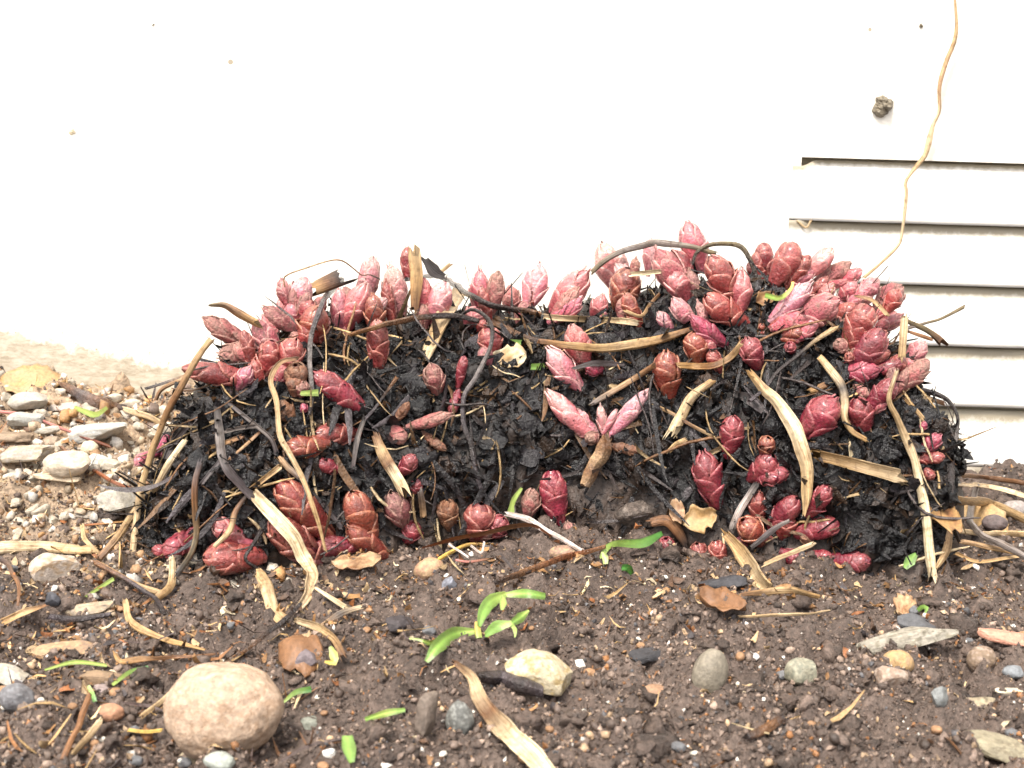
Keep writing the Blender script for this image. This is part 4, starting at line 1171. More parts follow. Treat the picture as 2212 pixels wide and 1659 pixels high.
 ('twig', 'bare grey twig winding down over the straw bundle', 'twig', [(2109,1048),(2099,1099),(2097,1126),(2122,1157),(2168,1176),(2260,1228)], [13,15,15,17,16,15], ['grey','grey','grey'], 'round', 's', .007),
 ('dry_stalk', 'large split straw blade lying on the soil below the green seedling', 'stalk', [(986,1428),(1016,1456),(1033,1503),(1062,1545),(1111,1597),(1146,1633),(1200,1690)], [12,26,34,44,46,48,50], ['brown','pale','brown','cream','cream','cream'], 'straw', 's', .002),
 ('twig', 'long glossy dark brown twig lying on the soil in front of the crown', 'twig', [(1064,1260),(1094,1252),(1157,1227),(1219,1206),(1261,1194),(1305,1181)], [10,15,14,12,9], ['dark','brown','chest','brown'], 'round', 's', .003),
 ('dead_leaf', 'long curled chestnut leaf strip lying against the crown foot', 'leaf', [(912,1183),(983,1162),(1045,1150),(1108,1135),(1152,1133),(1190,1156)], [5,14,17,19,16,6], ['chest','chest','rust','chest'], 'blade', 's', .003),
 ('twig', 'pale lilac forked twig leaning on the crown foot over the chestnut strip', 'twig', [(1094,1112),(1140,1123),(1178,1146),(1219,1167),(1258,1190)], [12,15,13,11,9], ['white','white','white'], 'round', 's', .005),
 ('twig', 'yellow stalk rising from a rounded tan pebble', 'twig', [(949,1207),(983,1187),(1014,1175),(1066,1175)], [9,9,7,4], ['yellow','gold'], 'round', 's', .003),
 ('twig', 'fine white rootlet with a knob crossing the yellow stalk', 'twig', [(972,1175),(990,1188),(1012,1204)], 5, 'white', 'round', 's', .004),
 ('twig', 'fine white rootlet forking below the yellow stalk', 'twig', [(1046,1172),(1040,1195),(1018,1180)], 5, 'white', 'round', 's', .003),
 ('twig', 'pinkish rootlet lying on soil under the white rootlets', 'twig', [(985,1208),(1015,1213),(1052,1207)], 5, ['pink','brown'], 'round', 's', .002),
 ('dry_stalk', 'wide flat straw splint on the soil with a notched end below ruby buds', 'stalk', [(1569,1154),(1602,1196),(1631,1239),(1667,1273)], [18,34,38,30], ['gold','straw','pale','straw'], 'straw', 's', .003),
 ('dry_stalk', 'thin straw stick crossing the wide notched splint', 'stalk', [(1650,1220),(1700,1199),(1756,1176)], 11, ['straw','pale'], 'straw', 's', .005),
 ('dry_stalk', 'tan straw lying flat on the soil at the notched splint end', 'stalk', [(1604,1286),(1665,1275),(1717,1279),(1780,1292)], [8,14,16,8], ['brown','straw','gold'], 'straw', 's', .002),
 ('dry_stalk', 'silver grey stalk slanting up from the wide notched splint', 'stalk', [(1632,1048),(1602,1098),(1580,1142)], 15, ['dark','white','grey'], 'straw', 's', .003),
 ('dark_stem', 'dark grey strip lying over ruby buds beside the notched splint', 'stem', [(1621,1183),(1675,1139),(1704,1124)], [9,13,8], ['dark','purple','grey'], 'straw', 's', .003),
 ('dead_leaf', 'curled brown ribbed leaf bending into the soil beside a buried bud', 'leaf', [(1407,1129),(1438,1124),(1459,1142),(1478,1175)], [18,26,26,16], ['brown','rust','dark'], 'straw', 's', .002),
 ('twig', 'thin pink stem trailing over the gravel bank', 'twig', [(-15,888),(42,895),(94,910),(146,931),(208,954),(238,966)], 7, ['pink','pink','chest'], 'round', 's', .003),
 ('twig', 'slender dark red twig lying over gravel to the leaning straw', 'twig', [(133,964),(177,1002),(208,1020),(250,1044),(292,1061)], 8, ['brown','chest','chest'], 'round', 's', .004),
 ('rotten_stick', 'short rotten dark stick lying at the foot of the bare concrete', 'stick', [(140,838),(187,862),(229,877),(268,886)], [20,30,34,26], ['brown','purple','brown','dark'], 'round', 's', .002),
 ('dry_stalk', 'pale straw continuing from the rotten stick towards the crown', 'stalk', [(268,882),(310,896),(345,914)], 12, ['pale','straw'], 'straw', 's', .002),
 ('dark_stem', 'tiny dark stem hook poking out of the crown over bare concrete', 'stem', [(400,812),(350,829),(315,839)], [9,6,7], ['tan','grey','dark'], 'round', 'a', .001),
 ('dry_stalk', 'small forked tan pedicel under the tiny dark hook', 'stalk', [(398,818),(350,842),(336,866)], [10,9,8], ['tan','brown'], 'round', 'a', .0005),
 ('dry_stalk', 'short brown straw lying between sandstone flakes and a speckled boulder', 'stalk', [(250,1412),(262,1428),(300,1424),(400,1418),(470,1410)], [10,14,8,7,5], ['gold','brown','brown'], 'straw', 's', .002),
 ('dry_stalk', 'pale straw peeping out beside the speckled boulder', 'stalk', [(310,1545),(345,1520),(372,1496)], 12, ['straw','pale'], 'straw', 's', .002),
 ('twig', 'brown woody twig standing beside a reddish tan pebble', 'twig', [(194,1505),(178,1545),(160,1590),(138,1640)], [13,13,12,14], ['brown','rust','brown'], 'round', 's', .003),
 ('dry_stalk', 'pale straw parallel to the brown woody twig', 'stalk', [(214,1556),(188,1590),(160,1628)], 14, ['pale','straw'], 'straw', 's', .002),
 ('dry_stalk', 'short yellow straw lying flat near the speckled boulder', 'stalk', [(278,1577),(310,1581),(344,1578)], 9, 'yellow', 'straw', 's', .0015),
 ('dry_stalk', 'short straw with a red tip beside the yellow straw', 'stalk', [(264,1582),(235,1598),(212,1610)], 10, ['pale','straw','rust'], 'straw', 's', .0015),
 ('dry_stalk', 'gold straw tangled with a dark flake on the bark crumbs', 'stalk', [(10,1345),(50,1325),(100,1307)], [16,18,8], ['gold','straw','rust'], 'straw', 's', .002),
 ('twig', 'thin curved stem standing at the edge of a pinkish grey rock', 'twig', [(0,1205),(22,1225),(38,1262),(38,1310)], [12,9,8,6], ['purple','brown','brown'], 'round', 's', .002),
 ('dry_stalk', 'short dark twig pair on bark crumbs above a sandstone flake', 'stalk', [(108,1331),(160,1336),(238,1326)], [12,13,10], ['purple','dark','purple'], 'round', 's', .002),
 ('dry_stalk', 'thin straw lying level on the soil beyond a greenish flint', 'stalk', [(1598,1330),(1680,1330),(1735,1326),(1790,1322)], [5,8,7,4], ['straw','pale'], 'straw', 's', .002),
 ('twig', 'dark stubby rotten twig half buried in open soil', 'twig', [(1618,1592),(1655,1575),(1692,1550)], [18,24,20], ['dark','brown','dark'], 'round', 's', .0),
 ('dark_stem', 'purplish stem slanting over the shaded flank litter to a straw loop', 'stem', [(496,874),(559,922),(586,947),(598,976)], 9, ['purple','grey','purple'], 'straw', 's', .002),
 ('dry_stalk', 'flat grey strip lying level on the flank litter', 'stalk', [(488,929),(520,922),(548,919)], 11, ['grey','grey'], 'straw', 's', .002),
 ('dry_stalk', 'pinkish brown strip slanting under the flat grey strip', 'stalk', [(494,994),(530,962),(561,932)], 9, ['brown','tan','brown'], 'straw', 's', .0015),
 ('dry_stalk', 'gold straw sliver beneath the flat grey strip', 'stalk', [(455,966),(521,943)], 10, ['gold','rust'], 'straw', 's', .001),
 ('dark_stem', 'short purple strip leaning against the slate grey dead stem', 'stem', [(436,1043),(475,995)], 9, 'purple', 'straw', 's', .002),
 ('dark_stem', 'wide black glossy strip along the crown edge above a pink bud', 'stem', [(352,1010),(375,957),(411,912)], [10,15,12], ['purple','dark','purple'], 'straw', 's', .002),
 ('dry_stalk', 'gold straw pointing at the glossy rosette under the flank litter', 'stalk', [(548,1053),(606,1006)], 13, ['gold','straw'], 'straw', 's', .002),
 ('dry_stalk', 'pale mauve strip tucked beside the looping thin straw', 'stalk', [(607,993),(622,1012),(644,1032)], 13, ['tan','grey'], 'straw', 's', .001),
 ('dark_stem', 'dark strip running behind the looping thin straw onto red buds', 'stem', [(660,1035),(673,1058),(705,1096),(738,1140)], [6,8,10,10], ['dark','purple','purple'], 'straw', 's', .002),
 ('dry_stalk', 'brown and straw strip hanging over the pink bud under the slate grey stem', 'stalk', [(530,1070),(507,1104),(494,1146),(463,1180)], [9,13,13,10], ['dark','brown','straw','pale'], 'straw', 's', .002),
 ('dark_stem', 'black hooked stem lying over a large glossy red bud', 'stem', [(567,1144),(546,1177),(530,1204),(548,1221),(592,1243)], [13,9,8,8,9], 'dark', 'round', 's', .002),
 ('dry_stalk', 'broken pale straw with a brown knot standing on the crown front', 'stalk', [(814,944),(833,989),(849,1020),(868,1056)], [20,26,28,30], ['brown','straw','brown','cream','pale'], 'straw', 's', .004),
 ('dark_stem', 'grey wrinkled strip hanging beside the broken knotted straw', 'stem', [(791,899),(774,947),(762,1012)], [10,12,9], ['dark','grey','purple'], 'straw', 's', .003),
 ('twig', 'thin brown stem slanting above the broken knotted straw', 'twig', [(858,816),(816,874),(789,903)], [9,7,9], ['brown','dark','purple'], 'round', 's', .003),
 ('dry_stalk', 'grey strip standing behind decayed dusty buds', 'stalk', [(908,1060),(914,1090),(916,1116)], 13, ['grey','tan'], 'straw', 's', .002),
 ('dead_leaf', 'flat black dead leaf lying below a magenta shoot', 'leaf', [(1240,796),(1287,784),(1350,788)], [6,15,7], ['dark','purple'], 'blade', 's', .001),
 ('dead_leaf', 'grey black curled leaf beside the frayed straw fragment', 'leaf', [(1590,850),(1620,862),(1650,890)], [14,26,16], ['dark','purple'], 'blade', 's', .001),
 ('dry_stalk', 'short gold straw beside the node straw', 'stalk', [(1752,845),(1785,832)], 14, ['gold','brown'], 'straw', 's', .001),
 ('dry_stalk', 'small straw splinter beneath the vent corner slot', 'stalk', [(1724,478),(1742,492),(1752,478)], 6, ['pale','straw'], 'straw', 'w', .001),
 ('dry_vine', 'dry tan vine stem running down the wall across the vent', 'vine', [(2062,-25),(2065,73),(2045,135),(2030,188),(2028,240),(2013,274),(1999,330),(1984,353),(1957,392),(1957,418),(1954,467),(1949,505),(1941,532),(1905,567),(1868,598)], [5,6,8,9,10,7,7,13,10,7,8,6,6,6,7], ['tan','straw','straw','tan','tan','pale','pale','straw','pale','pale','pale','straw','straw'], 'straw', 'w', .004),
]
for (nm, lab, cat, pts, w, cols, kind, mode, lift) in ST:
    sweep(nm, pts, w, cols, kind, mode, lift, label=lab, cat=cat, seed=(sum(ord(ch) for ch in lab) % 9000) + 1, n=60 if nm == 'dry_vine' else None, mat=M_LITTER if kind == 'round' and 'dark' in (cols if isinstance(cols, list) else [cols]) else None)

# ------------------------------------------------------------------ green seedlings and blades
def green(name, label, cat, pts, w, cols, lift=.002, parent=None, group=None, mode='s'):
    return sweep(name, pts, list(np.atleast_1d(w) * 1.25), cols, 'blade', mode, lift, parent, label, cat, group, M_GREEN, ragged=0.15, twist=0.15)
hc = hit(1035, 1372)
seed_o = at(1035, 1372, hc[0])
seedling = empty('seedling', seed_o)
tag(seedling, 'young green weed seedling with narrow leaves growing in open soil', 'seedling')
green('leaf', None, None, [(1035,1352),(1042,1325),(1058,1300),(1092,1283)], [7,20,24,10], ['green','green','lime'], .012, seedling)
green('leaf', None, None, [(1090,1285),(1134,1282),(1177,1288)], [9,16,12], ['lime','green','green'], .012, seedling)
green('leaf', None, None, [(1088,1288),(1087,1302),(1084,1318)], [8,14,5], 'lime', .013, seedling)
green('leaf', None, None, [(1050,1372),(1072,1354),(1104,1346)], [9,22,9], ['green','green','lime'], .006, seedling)
green('leaf', None, None, [(1102,1347),(1122,1335),(1143,1319)], [9,17,4], ['green','green','lime'], .006, seedling)
green('leaf', None, None, [(1102,1346),(1112,1360),(1112,1376)], [6,8,3], 'lime', .006, seedling)
green('leaf', None, None, [(1024,1364),(981,1371),(948,1394),(922,1430)], [9,25,24,8], ['lime','green','green','green'], .008, seedling)
green('leaf', None, None, [(960,1385),(930,1390),(905,1382),(884,1379)], [8,12,5,3], ['green','lime'], .004, seedling)
sweep('stem', [(1036,1382),(1034,1366),(1032,1346)], [18,15,9], ['lime','yellow'], 'round', 's', .004, seedling, mat=M_GREEN, ragged=0)
for nm, lab, cat, pts, w, cols, lift in [
 ('grass_blade', 'yellowish green blade arched over the sandstone flakes', 'grass', [(97,1446),(161,1430),(229,1437)], [4,8,6], ['lime','lime'], .003),
 ('grass_blade', 'green blade sloping beside the sandstone flakes towards a speckled boulder', 'grass', [(243,1479),(279,1453),(319,1442)], [6,8,7], ['lime','deep'], .002),
 ('grass_blade', 'short green blade curving from behind the speckled boulder', 'grass', [(612,1517),(638,1496),(673,1488)], [4,10,11], ['lime','deep'], .002),
 ('grass_blade', 'bright green blade lying on soil beside a flat bark plank', 'grass', [(789,1555),(834,1541),(876,1533)], [8,13,7], ['green','lime','green'], .002),
 ('green_leaflet', 'single green leaflet standing upright in the soil', 'leaf', [(750,1590),(754,1618),(759,1647)], [16,26,10], ['green','green'], .002),
 ('green_leaflet', 'yellow green leaf tip beside the tan straw curving over a rusty flake', 'leaf', [(714,1398),(722,1418),(722,1432),(702,1430)], [6,16,12,5], ['lime','yellow'], .002),
 ('green_sprout', 'bent green sprout lying over the long dark brown twig', 'sprout', [(1299,1205),(1306,1188),(1326,1174),(1386,1173),(1430,1151)], [8,10,14,17,8], ['lime','green','deep'], .003),
 ('green_leaflet', 'small pale leaf stalk hanging from the bent green sprout', 'leaf', [(1302,1192),(1307,1204),(1308,1218)], [7,11,8], 'lime', .002),
 ('green_leaflet', 'deep green curled leaflet below the bent green sprout', 'leaf', [(1344,1225),(1356,1226),(1366,1239)], [10,14,8], 'deep', .001),
 ('green_sprout', 'tiny pale sprout twisting up beside the lilac twig', 'sprout', [(1102,1118),(1106,1096),(1111,1079),(1127,1055)], [14,10,9,5], ['lime','lime'], .002),
 ('green_sprout', 'small bent green sprout on litter beside pale buds', 'sprout', [(1653,638),(1684,644),(1709,623),(1713,609)], [8,9,7,5], ['green','lime','yellow'], .003),
 ('green_leaflet', 'tiny green leaf bit beside a cream torn leaf on the crown', 'leaf', [(1095,738),(1125,742)], [9,11], 'green', .002),
 ('green_leaflet', 'tiny green leaf bit at the foot of a pale pink shoot', 'leaf', [(1147,792),(1175,792)], [11,13], 'green', .002),
 ('green_leaflet', 'lime leaf bit behind the grey bent stem', 'leaf', [(650,849),(688,848)], [9,12], 'lime', .0005),
 ('grass_blade', 'thin lime grass blade on dark soil below a pinkish grey rock', 'grass', [(183,1291),(244,1250)], [5,7], 'lime', .003),
 ('green_sprout', 'lime forked sprout in front of the rotten dark stick', 'sprout', [(162,881),(204,895),(231,880)], [6,11,6], 'lime', .003),
 ('grass_blade', 'tiny green sprig beside the brown woody twig', 'grass', [(191,1482),(199,1498),(206,1516)], [6,8,6], ['lime','deep'], .002),
 ('green_sprout', 'tiny curled green sprout near a weathered grey driftwood piece', 'sprout', [(1982,1318),(1994,1310),(2003,1314),(2000,1324)], [6,8,8,5], 'green', .003),
 ('green_leaflet', 'green leaf scrap at the crown foot beside the long pale straw', 'leaf', [(1955,1228),(1966,1212),(1978,1198)], [8,20,8], 'green', .002),
]:
    green(nm, lab, cat, pts, w, cols, lift)

# ------------------------------------------------------------------ stones, chips and dead leaves
def icosphere(sub):
    V = [tuple(v) for v in ICO_V]; Fc = [tuple(f) for f in ICO_F]
    for _ in range(sub):
        cache, nf = {}, []
        def mid(a, b):
            k = (min(a, b), max(a, b))
            if k not in cache:
                m = np.array(V[a]) + np.array(V[b]); m /= np.linalg.norm(m)
                V.append(tuple(m)); cache[k] = len(V) - 1
            return cache[k]
        for a, b, c in Fc:
            ab, bc, ca = mid(a, b), mid(b, c), mid(c, a)
            nf += [(a, ab, ca), (b, bc, ab), (c, ca, bc), (ab, bc, ca)]
        Fc = nf
    return np.array(V), np.array(Fc)
ISO = {k: icosphere(k) for k in (2, 3, 4, 5)}
def stone(name, label, cat, cx, cy, w, h, col, kind='round', rot=0.0, spot=None, group=None, sink=0.24, mat=None, seed=None, crown=False, flat=None):
    seed = seed or (sum(ord(ch) * (i + 1) for i, ch in enumerate(label)) % 9000 + int(cx))
    r = np.random.default_rng(seed)
    V, Fc = ISO[5 if w > 200 and kind == 'round' else 4 if w > 120 else (3 if w > 30 else 2)]
    V = V.copy()
    d0 = hit(cx, cy, ground_only=not crown)
    d = d0[0] if d0 else 0.5
    sc = d / FPX
    ca, sa = abs(math.cos(rot)), abs(math.sin(rot))
    wd = w * sc
    dp = {'round': 0.82, 'angular': 0.75, 'slab': 0.62, 'chip': 0.45}[kind] * wd
    dp = min(dp, 1.25 * h * sc) if kind in ('slab', 'chip') else dp
    elev = math.atan2(CAM.z - 0.0, math.sqrt(max(1e-4, (d ** 2)))) + 0.02
    hh = math.sqrt(max((h * sc) ** 2 - (dp * math.sin(elev)) ** 2, 0)) / math.cos(elev) if kind in ('round', 'angular') else (h * sc - dp * math.sin(elev) * 0.9) / math.cos(elev)
    hh = max(hh, 0.42 * h * sc, 0.0014)
    if w > 200 and kind == 'round': V = (np.sign(V) * np.abs(V) ** 0.86) * (1 - 0.16 * np.clip(-V[:, 2:3], 0, 1) * np.array([[1, 1, 0]])) + np.array([[0.0, 0, 0.0]])
    if kind in ('angular', 'slab', 'chip'):
        if kind != 'angular': V = np.sign(V) * np.abs(V) ** 0.62
        for _ in range(9 if kind == 'angular' else 6):
            nv = r.normal(size=3); nv /= np.linalg.norm(nv)
            lim = r.uniform(0.60, 0.86)
            pj = V @ nv
            V = V - nv[None] * np.maximum(pj - lim, 0)[:, None] * 0.96
        V /= np.abs(V).max(0)
    V = V * (1 + 0.10 * fbm(V + seed, 1.1, 3, 0.5, seed % 50)[:, None] + 0.02 * vnoise(V + seed, 7, 3)[:, None])
    V /= np.abs(V).max(0)
    V = V * np.array([wd / 2, dp / 2, hh / 2])
    ang = rot
    R = np.array([[math.cos(ang), -math.sin(ang), 0], [math.sin(ang), math.cos(ang), 0], [0, 0, 1]])
    tl = r.normal() * (0.10 if kind == 'round' else 0.14)
    R2 = np.array([[math.cos(tl), 0, math.sin(tl)], [0, 1, 0], [-math.sin(tl), 0, math.cos(tl)]])
    V = V @ R2.T @ R.T
    if crown:
        P = at(cx, cy, d - dp * 0.25)
    else:
        dirr = ray(cx, cy); lo, hi = 0.2, 1.2
        for _ in range(40):
            m = (lo + hi) / 2
            p = CAM + dirr * m
            if p.z - gz1(p.x, p.y) > hh * (0.5 - sink): lo = m
            else: hi = m
        P = CAM + dirr * lo
        if P.y + dp * 0.5 > WALL_Y - 0.003: P.y = WALL_Y - 0.004 - dp * 0.5
    c = np.array(C[col] if isinstance(col, str) else col, float)
    gf = 4.0 if w > 200 else 1.0
    nz = fbm(V * 1000 / max(w * sc * 1000, 1) * 9 * gf + seed, 1.0, 4, 0.6, seed % 40)
    cc = c[None] * (1 + 0.20 * nz[:, None])
    if spot is not None:
        m = sstep(0.05, 0.6, fbm(V * 1000 / max(w * sc * 1000, 1) * 14 * (2.2 if w > 200 else 1) + 3 * seed, 1.0, 4, 0.7, 7))[:, None]
        cc = cc * (1 - m) + np.array(spot)[None] * m
    o = mesh_obj(name, V + np.array(P), Fc, mat or M_STONE, col=cc, loc=P, sharp=None if kind == 'round' else 0.5)
    tag(o, label, cat, group)
    return o
BARK = M_BARK
STONES = [
 ('boulder_pebble', 'large rounded pinkish beige speckled stone sitting on the soil', 'stone', 483, 1537, 252, 204, (0.42, 0.305, 0.22), 'round', 0.0, (0.35, 0.235, 0.155)),
 ('stone', 'angular cream stone with yellow stains beside a rolled dark pod', 'stone', 1170, 1453, 160, 92, (0.46, 0.39, 0.27), 'angular', 0.1, (0.34, 0.25, 0.12)),
 ('stone', 'smooth olive grey flat stone standing tilted in open soil', 'stone', 1533, 1458, 84, 112, (0.22, 0.19, 0.145), 'round', 0.5, None),
 ('stone', 'pale green grey angular flint in open soil', 'stone', 1733, 1460, 82, 72, (0.31, 0.29, 0.215), 'angular', 0.3, (0.19, 0.19, 0.145)),
 ('stone', 'orange tan rounded pebble behind a brown crusted one', 'stone', 1940, 1432, 74, 58, (0.44, 0.285, 0.135), 'round', 0.0, (0.36, 0.24, 0.14)),
 ('stone', 'brown crusted pebble leaning on the orange tan one', 'stone', 1922, 1466, 78, 62, (0.27, 0.19, 0.14), 'angular', 0.4, (0.40, 0.32, 0.26)),
 ('driftwood', 'long weathered grey wood piece lying on the soil', 'wood', 1955, 1380, 224, 70, (0.30, 0.27, 0.22), 'slab', -0.22, (0.17, 0.15, 0.11)),
 ('stone', 'dark slate grey stone behind the weathered grey wood', 'stone', 1985, 1348, 94, 44, (0.10, 0.10, 0.105), 'angular', -0.2, None),
 ('brick_shard', 'flat pinkish terracotta shard lying on the soil', 'shard', 2175, 1374, 130, 46, (0.52, 0.26, 0.18), 'slab', -0.1, None),
 ('stone', 'brown mottled pebble between the terracotta shard and an orange tan pebble', 'stone', 2120, 1425, 66, 62, (0.22, 0.155, 0.105), 'round', 0.2, (0.33, 0.25, 0.20)),
 ('stone', 'small blue grey pebble below the terracotta shard', 'stone', 2190, 1452, 54, 34, (0.19, 0.20, 0.21), 'round', 0.2, None),
 ('stone', 'dark grey oval pebble beneath a pale flat stone', 'stone', 36, 1508, 76, 62, (0.135, 0.130, 0.135), 'round', 0.3, (0.20, 0.20, 0.21)),
 ('stone', 'pale flat stone resting above the dark grey oval pebble', 'stone', 30, 1460, 104, 46, (0.40, 0.35, 0.28), 'angular', 0.0, (0.30, 0.29, 0.28)),
 ('stone', 'reddish tan smooth pebble beside the brown woody twig', 'stone', 236, 1540, 62, 42, (0.38, 0.20, 0.12), 'round', 0.1, None),
 ('stone', 'flat tan sandstone flake with a dark underside edge', 'stone', 160, 1402, 168, 66, (0.36, 0.235, 0.135), 'slab', 0.25, (0.24, 0.16, 0.11)),
 ('stone', 'brown sandstone flake below the green arched blade', 'stone', 222, 1462, 118, 46, (0.23, 0.155, 0.095), 'slab', -0.1, None),
 ('stone', 'small mauve stone chip under the brown sandstone flake', 'stone', 218, 1492, 52, 32, (0.27, 0.21, 0.195), 'slab', 0.0, None),
 ('stone', 'tan flat stone half buried in bark crumbs below a pinkish grey rock', 'stone', 192, 1312, 108, 42, (0.40, 0.31, 0.21), 'slab', 0.1, (0.28, 0.23, 0.18)),
 ('stone', 'pinkish grey angular rock below the flat double straw', 'stone', 122, 1228, 112, 84, (0.44, 0.37, 0.31), 'angular', 0.3, (0.34, 0.24, 0.15)),
 ('bark_plank', 'flat grey brown bark plank stuck slanting in the soil', 'bark', 922, 1552, 62, 118, (0.16, 0.125, 0.10), 'slab', 1.05, (0.11, 0.085, 0.07)),
 ('stone', 'dark olive grey pebble beside the bark plank', 'stone', 992, 1556, 66, 86, (0.125, 0.125, 0.115), 'round', 0.2, (0.26, 0.26, 0.24)),
 ('stone', 'rounded tan pebble at the end of a yellow stalk', 'stone', 927, 1229, 70, 52, (0.43, 0.29, 0.17), 'round', 0.2, (0.38, 0.21, 0.14)),
 ('stone', 'small blue grey pebble beside the rounded tan one', 'stone', 972, 1264, 36, 40, (0.20, 0.205, 0.235), 'angular', 0.2, None),
 ('stone', 'flat green grey pebble beside the speckled boulder', 'stone', 672, 1564, 66, 42, (0.23, 0.24, 0.20), 'slab', 0.4, None),
 ('stone', 'pale green grey pebble under the speckled boulder', 'stone', 474, 1644, 70, 46, (0.33, 0.35, 0.31), 'round', 0.0, None),
 ('stone', 'cream pebble under the speckled boulder', 'stone', 412, 1648, 56, 28, (0.50, 0.41, 0.28), 'round', 0.0, None),
 ('stone', 'white quartz chip beside an upright green leaflet', 'stone', 712, 1626, 32, 24, (0.72, 0.70, 0.66), 'angular', 0.0, None),
 ('stone', 'white quartz chip near the olive grey tilted stone', 'stone', 1628, 1420, 26, 20, (0.72, 0.70, 0.67), 'angular', 0.0, None),
 ('stone', 'mauve grey stone in front of the rusty brown flake', 'stone', 664, 1428, 62, 50, (0.155, 0.125, 0.13), 'angular', 0.2, None),
 ('stone', 'pinkish brown pebble under the lilac twig end', 'stone', 1216, 1194, 62, 34, (0.27, 0.17, 0.125), 'round', 0.0, (0.42, 0.29, 0.17)),
 ('earth_clod', 'grey brown earth clod resting against the crown foot', 'clod', 1368, 1110, 84, 66, (0.12, 0.092, 0.075), 'angular', 0.3, (0.18, 0.145, 0.12)),
 ('stone', 'tan pebble partly buried left of the olive grey tilted stone'.replace(' left of ', ' beside '), 'stone', 1416, 1492, 58, 30, (0.30, 0.18, 0.11), 'round', 0.2, None),
 ('wood_splinter', 'weathered grey splinter lying on soil near a blue grey chip', 'wood', 2092, 1522, 150, 40, (0.30, 0.25, 0.17), 'chip', -0.5, (0.15, 0.12, 0.08)),
 ('stone', 'blue grey stone chip at the end of the weathered grey splinter', 'stone', 2030, 1505, 46, 50, (0.19, 0.195, 0.19), 'angular', 0.3, None),
 ('stone', 'pale olive weathered slab sunk in soil below the grey splinter', 'stone', 2150, 1612, 150, 72, (0.27, 0.235, 0.16), 'slab', -0.5, (0.18, 0.15, 0.10)),
 ('wood_splinter', 'cream wood splinter at the edge of a blue grey pebble', 'wood', 2190, 1495, 80, 26, (0.55, 0.48, 0.36), 'chip', 0.0, None),
 ('stone', 'grey weathered stone wedged under an orange dead leaf on the gravel bank', 'stone', 66, 866, 78, 46, (0.42, 0.39, 0.35), 'angular', 0.1, None),
 ('stone', 'blue grey flat stone under the pink stem on the gravel bank', 'stone', 55, 908, 66, 44, (0.38, 0.385, 0.37), 'slab', 0.2, None),
 ('stone', 'thin pale grey stone with a shadowed underside on the gravel bank', 'stone', 99, 930, 56, 26, (0.45, 0.42, 0.37), 'slab', 0.0, None),
 ('stone', 'long pale mauve stone in front of the rotten dark stick', 'stone', 140, 882, 96, 34, (0.47, 0.42, 0.39), 'slab', -0.1, None),
 ('stone', 'large light grey flat stone on the gravel bank above an egg shaped pebble', 'stone', 214, 933, 122, 60, (0.50, 0.48, 0.44), 'slab', -0.1, (0.42, 0.42, 0.41)),
 ('stone', 'brownish grey chip beside the thin pale grey stone', 'stone', 107, 955, 52, 28, (0.33, 0.26, 0.20), 'angular', 0.0, None),
 ('stone', 'light grey chip beside the cream egg shaped pebble', 'stone', 150, 952, 46, 26, (0.48, 0.45, 0.40), 'slab', 0.2, None),
 ('stone', 'cream egg shaped pebble on the gravel bank', 'stone', 193, 968, 38, 32, (0.60, 0.51, 0.36), 'round', 0.0, None),
 ('stone', 'blue white angular slate chip beside the dark red twig', 'stone', 200, 998, 68, 42, (0.52, 0.53, 0.50), 'slab', -0.5, None),
 ('stone', 'light pinkish angular stone under the dark red twig', 'stone', 147, 1002, 88, 54, (0.55, 0.47, 0.38), 'angular', 0.3, None),
 ('stone', 'wide grey tan stone slab at the middle of the gravel bank', 'stone', 48, 978, 120, 50, (0.40, 0.34, 0.26), 'slab', 0.1, (0.34, 0.31, 0.28)),
 ('stone', 'cream flat sliver stone lying on orange sand', 'stone', 122, 1030, 94, 24, (0.56, 0.46, 0.34), 'slab', 0.0, None),
 ('stone', 'thin grey stone strip beside the cream sliver on orange sand', 'stone', 28, 1024, 84, 22, (0.42, 0.39, 0.34), 'slab', 0.0, None),
 ('stone', 'brown stone below the blue grey flat one on the gravel bank', 'stone', 32, 944, 72, 28, (0.29, 0.22, 0.16), 'angular', 0.0, None),
 ('stone', 'rough brown rock beside a pink bud at the crown edge', 'stone', 268, 1000, 52, 56, (0.22, 0.15, 0.10), 'angular', 0.2, (0.30, 0.24, 0.19)),
 ('stone', 'pale grey gritty stone between the gravel and the leaning straws', 'stone', 250, 1082, 74, 54, (0.42, 0.39, 0.34), 'angular', 0.2, (0.36, 0.33, 0.30)),
 ('stone', 'thin slate lying under the pale grey gritty stone', 'stone', 188, 1112, 54, 22, (0.30, 0.265, 0.23), 'slab', 0.0, None),
 ('stone', 'small grey brown stone among straw at the wall foot', 'stone', 2150, 1130, 56, 36, (0.13, 0.10, 0.095), 'round', 0.0, None),
 ('stone', 'mauve grey stone among straw beside the grey twig', 'stone', 2196, 1100, 60, 40, (0.30, 0.26, 0.24), 'round', 0.1, None),
 ('charcoal_chip', 'black charred wood chip with grain in open soil', 'chip', 1400, 1418, 88, 46, (0.045, 0.043, 0.046), 'slab', 0.2, None),
 ('charcoal_chip', 'dark grey bark chip near the crown foot clods', 'chip', 1560, 1258, 110, 34, (0.05, 0.048, 0.052), 'slab', 0.05, None),
 ('charcoal_chip', 'black sooty chip beside the frayed grey splinter', 'chip', 860, 1348, 70, 40, (0.055, 0.046, 0.047), 'angular', 0.4, None),
 ('charcoal_chip', 'slate black flake on bark crumbs by the tan flat stone', 'chip', 112, 1295, 46, 38, (0.07, 0.07, 0.08), 'slab', -0.6, None),
]
